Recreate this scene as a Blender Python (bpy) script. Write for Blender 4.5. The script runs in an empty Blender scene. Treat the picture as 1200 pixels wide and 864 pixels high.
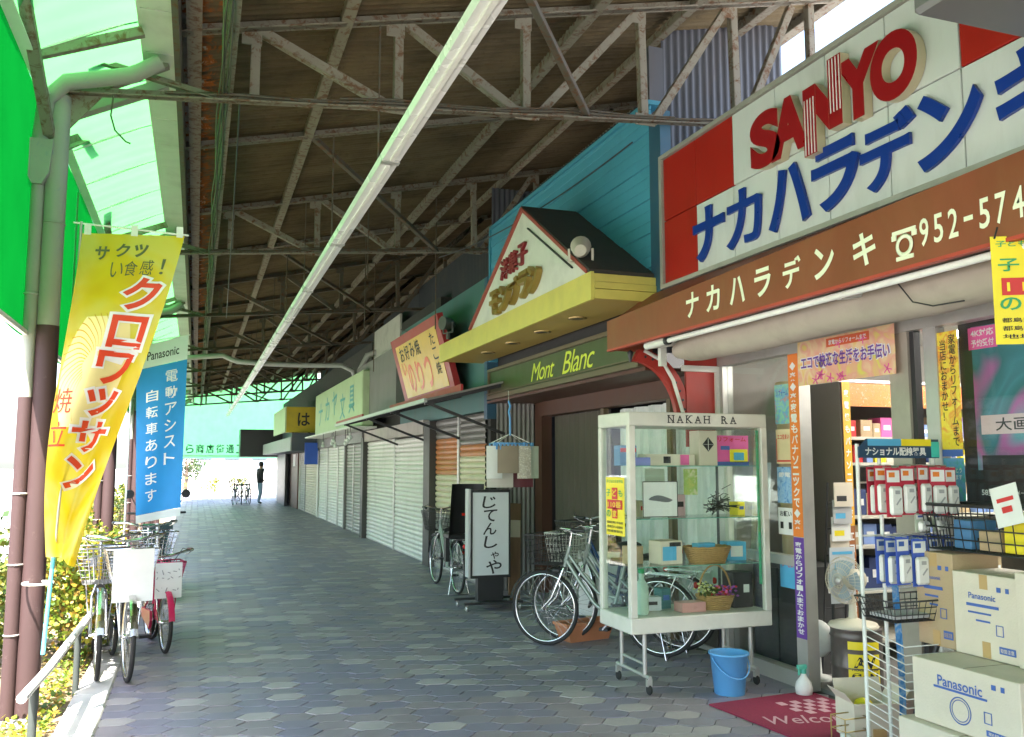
import bpy, math, random
from mathutils import Vector, Matrix
random.seed(7)
R = random.Random(11)
scn = bpy.context.scene
COL = scn.collection
rad = math.radians
V = Vector

# ---------------------------------------------------------------- camera, sky, sun, exposure
PITCH, YAW = rad(6.201), rad(19.478)
cd = bpy.data.cameras.new('camera'); cam = bpy.data.objects.new('camera', cd); COL.objects.link(cam)
cd.sensor_width = 36.0; cd.lens = 31.2; cd.clip_end = 1000; cd.clip_start = 0.05
cam.location = (0, 0, 1.6)
cam.rotation_euler = (math.pi/2 + PITCH, 0, -YAW)
scn.camera = cam
SUN = V((-0.20, -0.42, 0.885)).normalized()
w = bpy.data.worlds.new('World'); scn.world = w; w.use_nodes = True
nt = w.node_tree
sky = nt.nodes.new('ShaderNodeTexSky'); sky.sky_type = 'NISHITA'; sky.sun_disc = False
sky.sun_elevation = math.asin(SUN.z); sky.sun_rotation = math.atan2(SUN.x, SUN.y)
sky.air_density = 1.0; sky.dust_density = 2.5; sky.ozone_density = 1.0
bg = nt.nodes['Background']; bg.inputs[1].default_value = 0.15
nt.links.new(sky.outputs[0], bg.inputs[0])
sd = bpy.data.lights.new('sun', 'SUN'); sd.energy = 5.0; sd.angle = rad(0.53); sd.color = (1, .955, .88)
so = bpy.data.objects.new('sun', sd); COL.objects.link(so)
so.rotation_euler = SUN.to_track_quat('Z', 'Y').to_euler(); so.location = (-10, -10, 30)
vs = scn.view_settings
vs.view_transform = 'Standard'; vs.look = 'None'; vs.gamma = 1; vs.use_curve_mapping = False
vs.exposure = 2.8
scn.cycles.use_denoising = True
scn.cycles.max_bounces = 10; scn.cycles.diffuse_bounces = 5; scn.cycles.glossy_bounces = 3
scn.cycles.transparent_max_bounces = 16; scn.cycles.transmission_bounces = 6
scn.cycles.sample_clamp_indirect = 6.0

# ---------------------------------------------------------------- materials
MATS = {}
def newmat(name):
    m = bpy.data.materials.new(name); m.use_nodes = True
    n = m.node_tree.nodes; l = m.node_tree.links
    return m, n, l, n['Principled BSDF']
def rgba(c): return (c[0], c[1], c[2], 1)
def mixcol(n, l, fac, a, b, mode='MIX'):
    x = n.new('ShaderNodeMix'); x.data_type = 'RGBA'; x.blend_type = mode
    for i, val in ((6, a), (7, b)):
        if isinstance(val, tuple): x.inputs[i].default_value = val
        else: l.new(val, x.inputs[i])
    if isinstance(fac, (int, float)): x.inputs[0].default_value = fac
    else: l.new(fac, x.inputs[0])
    return x.outputs[2]
def noise(n, l, vec, scale, detail=4, rough=.55, dist=0):
    t = n.new('ShaderNodeTexNoise'); t.inputs['Scale'].default_value = scale
    t.inputs['Detail'].default_value = detail; t.inputs['Roughness'].default_value = rough
    t.inputs['Distortion'].default_value = dist
    l.new(vec, t.inputs['Vector']); return t.outputs['Fac']
def ramp(n, l, fac, a, b, ca=(0, 0, 0, 1), cb=(1, 1, 1, 1)):
    r = n.new('ShaderNodeValToRGB'); r.color_ramp.elements[0].position = a; r.color_ramp.elements[1].position = b
    r.color_ramp.elements[0].color = ca; r.color_ramp.elements[1].color = cb
    l.new(fac, r.inputs[0]); return r.outputs[0]
def coords(n, l, stretch=(1, 1, 1)):
    g = n.new('ShaderNodeNewGeometry')
    mp = n.new('ShaderNodeMapping'); mp.inputs['Scale'].default_value = stretch
    l.new(g.outputs['Position'], mp.inputs[0]); return mp.outputs[0]
def M(name, c, rough=.6, metal=0.0, var=.12, scale=6, dirt=0.0, dirtc=(.12, .10, .07), dscale=2.2, bump=0.0, bscale=60, stretch=(1, 1, 1), spec=.5, coat=0):
    """paint / plaster / plastic with uneven tone, dirt stains and fine relief"""
    if name in MATS: return MATS[name]
    m, n, l, p = newmat(name); co = coords(n, l, stretch)
    f = noise(n, l, co, scale)
    lo = tuple(max(0, x*(1-var)) for x in c); hi = tuple(min(1, x*(1+var)) for x in c)
    col = mixcol(n, l, f, rgba(lo), rgba(hi))
    if dirt:
        d = noise(n, l, co, dscale, 6, .65, .4)
        k = ramp(n, l, d, .5, .78, (0, 0, 0, 1), (dirt, dirt, dirt, 1))
        col = mixcol(n, l, k, col, rgba(dirtc))
    l.new(col, p.inputs['Base Color'])
    rr = n.new('ShaderNodeMapRange'); l.new(f, rr.inputs[0])
    rr.inputs[3].default_value = max(.03, rough-.1); rr.inputs[4].default_value = min(1, rough+.12)
    l.new(rr.outputs[0], p.inputs['Roughness'])
    p.inputs['Metallic'].default_value = metal; p.inputs['Specular IOR Level'].default_value = spec
    if coat: p.inputs['Coat Weight'].default_value = coat
    if bump:
        b = n.new('ShaderNodeBump'); b.inputs['Strength'].default_value = bump; b.inputs['Distance'].default_value = .01
        l.new(noise(n, l, co, bscale, 3), b.inputs['Height']); l.new(b.outputs[0], p.inputs['Normal'])
    MATS[name] = m; return m
def glass(name, tint=(1, 1, 1), refl=.09):
    if name in MATS: return MATS[name]
    m, n, l, p = newmat(name); n.remove(p)
    t = n.new('ShaderNodeBsdfTransparent'); t.inputs[0].default_value = rgba(tint)
    g = n.new('ShaderNodeBsdfGlossy'); g.inputs['Roughness'].default_value = .02
    lw = n.new('ShaderNodeLayerWeight'); pw = n.new('ShaderNodeMath'); pw.operation = 'POWER'; pw.inputs[1].default_value = 5; l.new(lw.outputs['Facing'], pw.inputs[0])
    ma = n.new('ShaderNodeMath'); ma.operation = 'MULTIPLY_ADD'; ma.inputs[1].default_value = .9; ma.inputs[2].default_value = refl*.6; l.new(pw.outputs[0], ma.inputs[0])
    x = n.new('ShaderNodeMixShader'); l.new(ma.outputs[0], x.inputs[0]); l.new(t.outputs[0], x.inputs[1]); l.new(g.outputs[0], x.inputs[2])
    l.new(x.outputs[0], n['Material Output'].inputs[0]); MATS[name] = m; return m
def film(name, c, trans=.75, var=.15):
    if name in MATS: return MATS[name]
    m, n, l, p = newmat(name); n.remove(p); co = coords(n, l)
    f = noise(n, l, co, 3, 5)
    col = mixcol(n, l, f, rgba(tuple(x*(1-var) for x in c)), rgba(tuple(min(1, x*(1+var)) for x in c)))
    a = n.new('ShaderNodeBsdfDiffuse'); b = n.new('ShaderNodeBsdfTranslucent')
    l.new(col, a.inputs[0]); l.new(col, b.inputs[0])
    x = n.new('ShaderNodeMixShader'); x.inputs[0].default_value = trans
    l.new(a.outputs[0], x.inputs[1]); l.new(b.outputs[0], x.inputs[2]); l.new(x.outputs[0], n['Material Output'].inputs[0])
    MATS[name] = m; return m
def emis(name, c, s):
    if name in MATS: return MATS[name]
    m, n, l, p = newmat(name); p.inputs['Base Color'].default_value = rgba(c)
    p.inputs['Emission Color'].default_value = rgba(c); p.inputs['Emission Strength'].default_value = s
    MATS[name] = m; return m
def printed(name, cols, scale=9, rough=.4, dist=1.2):
    """printed paper with soft colour areas (photos, leaf motifs) of its own"""
    if name in MATS: return MATS[name]
    m, n, l, p = newmat(name); co = coords(n, l)
    f = noise(n, l, co, scale, 2, .4, dist)
    r = n.new('ShaderNodeValToRGB'); e = r.color_ramp.elements
    k = len(cols)
    e[0].position = .28; e[0].color = rgba(cols[0]); e[1].position = .72; e[1].color = rgba(cols[-1])
    for i in range(1, k-1):
        q = e.new(.28+.44*i/(k-1)); q.color = rgba(cols[i])
    l.new(f, r.inputs[0]); l.new(r.outputs[0], p.inputs['Base Color']); p.inputs['Roughness'].default_value = rough
    MATS[name] = m; return m

def roof_mat():
    m, n, l, p = newmat('rusty_roof_sheet'); co = coords(n, l)
    f = noise(n, l, co, 1.1, 6, .65, .5); f2 = noise(n, l, co, 9, 5, .7, .3)
    col = mixcol(n, l, ramp(n, l, f, .3, .7), (.045, .033, .018, 1), (.155, .115, .06, 1))
    st = noise(n, l, coords(n, l, (.5, 9, 1)), 1.6, 5, .7, .2); col = mixcol(n, l, ramp(n, l, st, .42, .72, (0, 0, 0, 1), (.55, .55, .55, 1)), col, (.16, .13, .085, 1))
    ru = noise(n, l, co, 2.3, 7, .75, 1.0); col = mixcol(n, l, ramp(n, l, ru, .60, .70, (0, 0, 0, 1), (.6, .6, .6, 1)), col, (.12, .05, .02, 1))
    col = mixcol(n, l, ramp(n, l, f2, .55, .75, (0, 0, 0, 1), (.6, .6, .6, 1)), col, (.045, .034, .02, 1))
    g = n.new('ShaderNodeNewGeometry'); s = n.new('ShaderNodeSeparateXYZ'); l.new(g.outputs['Position'], s.inputs[0])
    mr = n.new('ShaderNodeMapRange'); l.new(s.outputs[0], mr.inputs[0]); mr.inputs[1].default_value = -.25; mr.inputs[2].default_value = .42
    mr.inputs[3].default_value = .35; mr.inputs[4].default_value = -.35
    ad = n.new('ShaderNodeMath'); ad.operation = 'ADD'; l.new(mr.outputs[0], ad.inputs[0]); l.new(noise(n, l, co, 7, 6, .7, .8), ad.inputs[1])
    k = ramp(n, l, ad.outputs[0], .55, .68)
    col = mixcol(n, l, k, col, (.28, .085, .015, 1))
    k2 = ramp(n, l, ad.outputs[0], .70, .80)
    col = mixcol(n, l, k2, col, (.42, .38, .28, 1))
    l.new(col, p.inputs['Base Color']); p.inputs['Roughness'].default_value = .85; p.inputs['Specular IOR Level'].default_value = .2
    return m
ROOF = roof_mat()
def steel_mat(name, base, rust=(.13, .06, .025), amt=.55):
    m, n, l, p = newmat(name); co = coords(n, l)
    f = noise(n, l, co, 14, 6, .7, .6)
    col = mixcol(n, l, noise(n, l, co, 3), rgba(tuple(x*.8 for x in base)), rgba(base))
    k = ramp(n, l, f, amt, amt+.13)
    col = mixcol(n, l, k, col, rgba(rust)); l.new(col, p.inputs['Base Color'])
    p.inputs['Roughness'].default_value = .75
    return m
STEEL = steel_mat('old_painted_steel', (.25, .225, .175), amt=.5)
STEELD = steel_mat('dark_steel', (.12, .105, .078), amt=.5)  # darker version of the painted steel, also used on the farther trusses
POLE_G = steel_mat('grey_green_pole_paint', (.33, .345, .29), (.24, .27, .28), .58)
POLE_B = steel_mat('brown_pole_paint', (.052, .025, .024), (.09, .06, .055), .62)
GREEN_R = film('green_canopy_film', (.055, .24, .066), .8)
GREEN_V = film('green_side_film', (.001, .10, .010), .85)
WHITE = M('white_paint', (.78, .78, .74), .45, dirt=.25)
OFFW = M('off_white_paint', (.66, .66, .60), .5, dirt=.35)
ALU = M('aluminium', (.52, .51, .48), .38, .55, dirt=.2)
ALUB = M('bronze_aluminium', (.40, .37, .31), .45, .3, dirt=.25)
CHROME = M('chrome', (.72, .72, .72), .18, 1.0, var=.05)
RUBBER = M('black_rubber', (.022, .022, .022), .75)
BLACK = M('black_plastic', (.025, .025, .027), .45)
BLACKM = M('black_metal', (.03, .03, .032), .4)
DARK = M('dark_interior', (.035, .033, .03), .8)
GLASS = glass('clear_glass', (.965, .985, .975), .04)
GLASSG = glass('showcase_glass', (.95, .985, .965), .06)
TAPE = M('packing_tape', (.50, .33, .14), .35)
CARD = M('cardboard', (.47, .345, .205), .75, bump=.2, bscale=90)
CARDW = M('white_faced_cardboard', (.68, .60, .49), .7, var=.05, dirt=.12, bump=.15, bscale=90)
INKB = M('blue_ink', (.06, .13, .42), .6)
INKK = M('black_ink', (.02, .02, .022), .6)
INKW = M('white_ink', (.80, .80, .78), .6)
INKR = M('red_ink', (.62, .03, .03), .5)
INKG = M('green_ink', (.03, .33, .12), .5)
INKP = M('purple_ink', (.14, .05, .33), .5)
YEL = M('yellow_sheet', (.86, .70, .02), .45)
ORANGE = M('orange_sheet', (.80, .22, .03), .5)
PINK = M('pink_sheet', (.80, .12, .38), .5)
CYAN = M('cyan_sheet', (.10, .42, .68), .5)
PAPER = M('white_paper', (.76, .76, .74), .6)
BLUEP = M('blue_plastic', (.10, .33, .72), .35)
WOOD = M('brown_wood', (.085, .035, .02), .55, stretch=(1, 1, .12), var=.3)
WICKER = M('wicker', (.46, .27, .10), .7, var=.3, scale=40)
CREAM = M('cream_letter', (.80, .82, .62), .5, dirt=.12)
CONC = M('concrete', (.44, .43, .41), .85, dirt=.4, bump=.4)
SHUT_W = M('white_shutter_paint', (.66, .65, .60), .4, dirt=.35, dirtc=(.28, .25, .2), stretch=(1, 1, .4))
SHUT_G = M('grey_shutter_paint', (.33, .32, .30), .42, dirt=.35)
SHUT_D = M('dark_shutter_paint', (.17, .165, .15), .45, dirt=.35)
SHUT_T = M('tan_shutter_paint', (.55, .49, .38), .45, dirt=.3)
SHUT_O = M('orange_shutter_paint', (.52, .20, .07), .45, dirt=.3)
SHUT_C = M('cream_shutter_paint', (.60, .54, .38), .45, dirt=.3)
CORR = M('grey_corrugated_iron', (.10, .105, .125), .5, .0, dirt=.5, dirtc=(.14, .1, .08), stretch=(1, 1, .3))
CORRD = M('dark_corrugated_iron', (.045, .048, .058), .6, 0, dirt=.4)

# ---------------------------------------------------------------- mesh helpers
class MB:
    def __init__(s): s.v = []; s.f = []; s.mi = []; s.m = 0; s.smooth = []
    def add(s, vs, fs, sm=False):
        b = len(s.v); s.v += [tuple(x) for x in vs]
        for f in fs: s.f.append(tuple(i+b for i in f)); s.mi.append(s.m); s.smooth.append(sm)
        return s
    def box(s, a, b, bev=0):
        (x0, y0, z0), (x1, y1, z1) = [(min(p, q)) for p, q in zip(a, b)], [(max(p, q)) for p, q in zip(a, b)]
        if bev and min(x1-x0, y1-y0, z1-z0) > 2.2*bev:
            e = bev
            vs = []
            for z, o in ((z0, e), (z0+e, 0), (z1-e, 0), (z1, e)):
                vs += [(x0+o+e*0, y0+e+o*0, z), (x0+e, y0+o, z), (x1-e, y0+o, z), (x1-o, y0+e, z), (x1-o, y1-e, z), (x1-e, y1-o, z), (x0+e, y1-o, z), (x0+o, y1-e, z)]
            fs = [tuple(range(7, -1, -1)), tuple(range(24, 32))]
            for k in range(3):
                for i in range(8): j = (i+1) % 8; fs.append((k*8+i, k*8+j, k*8+8+j, k*8+8+i))
            return s.add(vs, fs)
        return s.add([(x0, y0, z0), (x1, y0, z0), (x1, y1, z0), (x0, y1, z0), (x0, y0, z1), (x1, y0, z1), (x1, y1, z1), (x0, y1, z1)],
                     [(3, 2, 1, 0), (4, 5, 6, 7), (0, 1, 5, 4), (1, 2, 6, 5), (2, 3, 7, 6), (3, 0, 4, 7)])
    def bar(s, p, q, w, h=None, up=(0, 0, 1)):
        h = h or w; p = V(p); q = V(q); d = (q-p).normalized(); u = V(up)
        if abs(d.dot(u)) > .98: u = V((1, 0, 0))
        a = d.cross(u).normalized()*(w/2); b = a.cross(d).normalized()*(h/2)
        return s.add([p-a-b, p+a-b, p+a+b, p-a+b, q-a-b, q+a-b, q+a+b, q-a+b], [(3, 2, 1, 0), (4, 5, 6, 7), (0, 1, 5, 4), (1, 2, 6, 5), (2, 3, 7, 6), (3, 0, 4, 7)])
    def angle(s, p, q, w, t=.008, up=(0, 0, 1)):
        """L-profile steel"""
        p = V(p); q = V(q); d = (q-p).normalized(); u = V(up)
        if abs(d.dot(u)) > .98: u = V((1, 0, 0))
        a = d.cross(u).normalized(); b = a.cross(d).normalized()
        s.bar(p+b*(w/2), q+b*(w/2), t, w, b); s.bar(p+a*(w/2), q+a*(w/2), w, t, b); return s
    def tube(s, pts, r, n=8, close=False, caps=True):
        pts = [V(p) for p in pts]; N = len(pts); rs = r if isinstance(r, (list, tuple)) else [r]*N
        vs = []; prev = None
        for i, p in enumerate(pts):
            if close: d = pts[(i+1) % N]-pts[i-1]
            else: d = pts[min(i+1, N-1)]-pts[max(i-1, 0)]
            d.normalize()
            if prev is None:
                u = V((0, 0, 1)) if abs(d.z) < .9 else V((1, 0, 0)); a = d.cross(u).normalized()
            else:
                a = (prev-d*prev.dot(d)).normalized()
            prev = a; b = d.cross(a)
            for k in range(n):
                t = 2*math.pi*k/n; vs.append(p+(a*math.cos(t)+b*math.sin(t))*rs[i])
        fs = []
        for i in range(N if close else N-1):
            i2 = (i+1) % N
            for k in range(n): k2 = (k+1) % n; fs.append((i*n+k, i*n+k2, i2*n+k2, i2*n+k))
        s.add(vs, fs, True)
        if caps and not close:
            s.add(vs[:n], [tuple(range(n-1, -1, -1))]); s.add(vs[-n:], [tuple(range(n))])
        return s
    def lathe(s, prof, c=(0, 0, 0), n=24, axis='z', cap=True):
        vs = []; fs = []; c = V(c)
        for r, z in prof:
            for k in range(n):
                t = 2*math.pi*k/n; x, y = r*math.cos(t), r*math.sin(t)
                vs.append(c+(V((x, y, z)) if axis == 'z' else V((z, x, y)) if axis == 'x' else V((x, z, y))))
        for i in range(len(prof)-1):
            for k in range(n): k2 = (k+1) % n; fs.append((i*n+k, i*n+k2, i*n+n+k2, i*n+n+k))
        s.add(vs, fs, True)
        if cap:
            s.add(vs[:n], [tuple(range(n-1, -1, -1))]); s.add(vs[-n:], [tuple(range(n))])
        return s
    def prism(s, poly, d):
        """poly: list of 3D points in a plane, d: thickness vector"""
        n = len(poly); P = [V(p) for p in poly]; d = V(d); vs = P+[p+d for p in P]
        fs = [tuple(range(n-1, -1, -1)), tuple(range(n, 2*n))]+[(i, (i+1) % n, n+(i+1) % n, n+i) for i in range(n)]
        return s.add(vs, fs)
    def grid(s, fn, nu, nv, sm=True):
        vs = [fn(i/nu, j/nv) for j in range(nv+1) for i in range(nu+1)]
        fs = [(j*(nu+1)+i, j*(nu+1)+i+1, (j+1)*(nu+1)+i+1, (j+1)*(nu+1)+i) for j in range(nv) for i in range(nu)]
        return s.add(vs, fs, sm)
    def torus(s, R_, r, c, axis='y', n=36, m=6, flat=1):
        vs = []; fs = []; c = V(c)
        for i in range(n):
            t = 2*math.pi*i/n
            for k in range(m):
                u = 2*math.pi*k/m; rr = R_+r*math.cos(u); h = r*flat*math.sin(u)
                p = V((rr*math.cos(t), h, rr*math.sin(t))) if axis == 'y' else V((rr*math.cos(t), rr*math.sin(t), h)) if axis == 'z' else V((h, rr*math.cos(t), rr*math.sin(t)))
                vs.append(c+p)
        for i in range(n):
            for k in range(m): i2 = (i+1) % n; k2 = (k+1) % m; fs.append((i*m+k, i2*m+k, i2*m+k2, i*m+k2))
        return s.add(vs, fs, True)
    def mesh(s, name, mats):
        me = bpy.data.meshes.new(name); me.from_pydata(s.v, [], s.f)
        for m in (mats if isinstance(mats, (list, tuple)) else [mats]): me.materials.append(m)
        me.polygons.foreach_set('material_index', s.mi); me.polygons.foreach_set('use_smooth', s.smooth)
        me.update(); return me
    def build(s, name, mats, parent=None, world=False):
        if world and parent is not None:
            o = root(parent).location; s.v = [(x-o.x, y-o.y, z-o.z) for x, y, z in s.v]
        return link(name, s.mesh(name, mats), parent)
def root(o):
    while o.parent: o = o.parent
    return o
def link(name, me, parent=None):
    o = bpy.data.objects.new(name, me); COL.objects.link(o)
    if parent is not None: o.parent = parent
    return o
def tag(o, label, cat, group=None, kind=None):
    if label: o['label'] = label
    if cat: o['category'] = cat
    if group: o['group'] = group
    if kind: o['kind'] = kind
    return o
def thing(name, label, cat, loc=(0, 0, 0), rz=0, group=None):
    o = bpy.data.objects.new(name, None); COL.objects.link(o); o.empty_display_size = .1
    o.location = loc; o.rotation_euler = (0, 0, rz); return tag(o, label, cat, group)
def wpart(name, mat, parent, *boxes, bev=0):
    for a, b in boxes: o = MB().box(a, b, bev).build(name, mat, parent, True)
    return o
def copytree(o, parent=None):
    c = o.copy(); COL.objects.link(c); c.parent = parent
    for ch in list(o.children): copytree(ch, c)
    return c
# ---- lettering
FX = (V((0, -1, 0)), V((0, 0, 1)))      # faces the arcade (-X)
FY = (V((1, 0, 0)), V((0, 0, 1)))       # faces down the arcade (-Y)
def frm(ang):                            # vertical sheet whose right-hand direction is rotated by ang from +X
    return (V((math.cos(ang), math.sin(ang), 0)), V((0, 0, 1)))
def textmesh(s, bold=0, ext=0, bevel=0, shear=0, space=1.0, line=1.0):
    c = bpy.data.curves.new('lettering', 'FONT'); c.body = s; c.size = 1; c.offset = bold; c.extrude = ext; c.bevel_depth = bevel
    c.shear = shear; c.space_character = space; c.space_line = line; c.align_x = 'CENTER'; c.resolution_u = 3 if ext == 0 else 8
    o = bpy.data.objects.new('lettering', c); me = bpy.data.meshes.new_from_object(o)
    bpy.data.objects.remove(o); bpy.data.curves.remove(c); return me
def place(o, parent, org, fr):
    x, y = fr; z = x.cross(y)
    m = Matrix((x, y, z)).transposed().to_4x4(); m.translation = V(org)
    if parent is not None:
        rt = root(parent); inv = (Matrix.Translation(rt.location) @ rt.rotation_euler.to_matrix().to_4x4()).inverted(); m = inv @ m
        o.parent = parent
    o.matrix_local = m
def txt(parent, s, org, fr, w, h, mat, bold=.0, ext=.001, lift=.003, vert=False, shear=0, name='lettering', warp=None, bevel=0, curve=None, space=1.0, depth=None):
    """lettering whose bounding box is w x h (w or h None keeps its shape), centred at org, lying on frame fr"""
    if vert: s = '\n'.join(s)
    me = textmesh(s, bold, 0, 0, shear, space, 1.0 if not vert else .95) if depth is None else textmesh(s, bold, .1, bevel, shear, space)
    xs = [v.co.x for v in me.vertices]; ys = [v.co.y for v in me.vertices]
    if not xs: return None
    x0, x1, y0, y1 = min(xs), max(xs), min(ys), max(ys)
    sx = w/(x1-x0) if w else None; sy = h/(y1-y0) if h else None
    sx = sx or sy; sy = sy or sx
    for v in me.vertices:
        v.co.x = (v.co.x-(x0+x1)/2)*sx; v.co.y = (v.co.y-(y0+y1)/2)*sy
        v.co.z = 0 if depth is None else (v.co.z/.1*depth)
        if warp: v.co = V(warp(v.co.x, v.co.y, v.co.z))
    me.materials.clear(); me.materials.append(mat)
    o = link(name, me); z = fr[0].cross(fr[1]); place(o, parent, V(org)+z*lift, fr); return o
def quads(name, mat, parent, org, fr, rects, lift=.002, thick=.0015):
    """flat printed blocks on a frame: rects of (u, v, w, h) centred"""
    m = MB()
    for u, v, w_, h_ in rects: m.box((u-w_/2, v-h_/2, 0), (u+w_/2, v+h_/2, thick))
    o = link(name, m.mesh(name, mat)); z = fr[0].cross(fr[1]); place(o, parent, V(org)+z*lift, fr); return o
def sheet(name, label, cat, org, fr, w, h, mat, thick=.004, group=None, parent=None):
    """a flat printed sheet (poster, card, banner) as a thing of its own: origin at its centre"""
    o = thing(name, label, cat, org, 0, group) if parent is None else parent
    quads('sheet', mat, o, org, fr, [(0, 0, w, h)], -thick, thick); return o
def at(org, fr, u, v, d=0): return V(org)+fr[0]*u+fr[1]*v+fr[0].cross(fr[1])*d
# ================================================================ THE SETTING
GROUND = M('pale_street_ground', (.52, .50, .47), .9, dirt=.3, bump=.3, bscale=20)
ASPH = M('asphalt', (.27, .265, .26), .9, bump=.4, bscale=80)
SOIL = M('dry_soil', (.20, .15, .09), .95, var=.4, scale=14, bump=.8, bscale=40)
tag(MB().grid(lambda u, v: (-300+600*u, -300+700*v, -.16), 2, 2, False).build('ground', GROUND), None, None, kind='structure')
wp = MB().box((-13, -60, -.16), (-3.2, 160, -.135)); tag(wp.build('road', ASPH), None, None, kind='structure')
ml = MB()
for k in range(30): ml.box((-8.2, -20+k*6, -.135), (-8.05, -17+k*6, -.131))
ml.box((-3.75, -40, -.135), (-3.6, 120, -.131)); tag(ml.build('road_marking', M('road_paint', (.75, .75, .72), .7)), None, None, kind='structure')
bed = MB().grid(lambda u, v: (-2.9+2.15*u, -4+56*v, -.05+.05*R.random()+(.05 if 0 < u < 1 else 0)), 8, 200)
tag(bed.build('planting_bed', SOIL), None, None, kind='structure')
kb = MB(); y = -3.0
kerb = thing('kerb', None, None, (-.62, 0, 0)); kerb['kind'] = 'structure'
kmat = M('pale_kerb_stone', (.50, .49, .46), .85, dirt=.2, bump=.3)
for k in range(52):
    wpart('kerb_stone', kmat, kerb, ((-.75, y+.006, -.15), (-.515, y+.994, .012)), bev=.012); y += 1.0
ok_ = wpart('kerb_edge', kmat, kerb, ((-3.1, -4, -.2), (-2.9, 52, .03)))

# ---- pavement: interlocking honeycomb pavers
PW, PH, PA, PB = .215, .174, .034, .008
PCOL = [(.22, .205, .26), (.265, .232, .25), (.38, .345, .345), (.25, .23, .26)]
PM = [M('paver_%d' % i, c, .46, var=.2, scale=5, dirt=.45, dirtc=tuple(x*.55 for x in c), bump=.25, bscale=120, spec=.6) for i, c in enumerate(PCOL)]
BASEP = M('paver_joint_sand', (.10, .098, .095), .95)
pave = thing('pavement', None, None, (1.8, 10, 0)); pave['kind'] = 'structure'
wpart('bedding', BASEP, pave, ((-.512, -16, -.2), (4.26, 50, -.009)))
def paver_poly(g=.0035):
    w2, h2 = PW/2, PH/2
    top = [(w2-PA, h2), (.045, h2-PB), (-.045, h2+PB), (-w2+PA, h2)]
    bot = [(-w2+PA, -h2), (-.045, -h2+PB), (.045, -h2-PB), (w2-PA, -h2)]
    pts = top+[(-w2-PA+.012, .02), (-w2-PA, -.006)]+bot+[(w2+PA-.012, -.02), (w2+PA, .006)]
    pts = top+[(-w2-PA, .0)]+bot+[(w2+PA, .0)]
    return [(x*(1-g/w2), y_*(1-g/h2)) for x, y_ in pts]
PP = paver_poly()
def paver_into(m, cx, cy, z, bev=True):
    n = len(PP)
    if bev:
        vs = [(cx+x, cy+y_, z-.02) for x, y_ in PP]+[(cx+x, cy+y_, z-.0018) for x, y_ in PP]+[(cx+x*.985, cy+y_*.982, z) for x, y_ in PP]
        fs = [tuple(range(2*n, 3*n))]+[(k*n+i, k*n+(i+1) % n, k*n+n+(i+1) % n, k*n+n+i) for k in (0, 1) for i in range(n)]
    else:
        vs = [(cx+x, cy+y_, z-.012) for x, y_ in PP]+[(cx+x, cy+y_, z) for x, y_ in PP]
        fs = [tuple(range(n, 2*n))]+[(i, (i+1) % n, n+(i+1) % n, n+i) for i in range(n)]
    m.add(vs, fs)
pm = []
for i in range(4):
    m = MB(); paver_into(m, 0, 0, 0); pm.append(m.mesh('paver', PM[i]))
def tone():
    r = R.random(); return 0 if r < .36 else 1 if r < .68 else 2 if r < .84 else 3
rest = MB(); npv = 0
for j in range(-20, 285):
    for i in range(0, 23):
        cx = -.43+i*PW; cy = j*PH+(PH/2 if i % 2 else 0)
        if cx > 4.16: continue
        z = R.uniform(-.0022, .0022); t = tone()
        if R.random() < .10 and t == 2: t = 2
        # what the camera sees largest: the first rows in frame
        ax = cx*math.cos(YAW)-cy*math.sin(YAW); az = cx*math.sin(YAW)+cy*math.cos(YAW)
        vis = az > 4.9 and abs(ax/az) < .58
        if vis and az < 7.75 and npv < 300 and cx < 3.4:
            o = link('paver', pm[t], pave); o.location = (cx-1.8, cy-10, z); o.rotation_euler = (R.uniform(-.006, .006), R.uniform(-.006, .006), 0); npv += 1
        else:
            rest.m = t; paver_into(rest, cx, cy, z, cy < 16)
o = rest.build('paver_field', PM, pave, True); o['kind'] = 'stuff'

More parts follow.
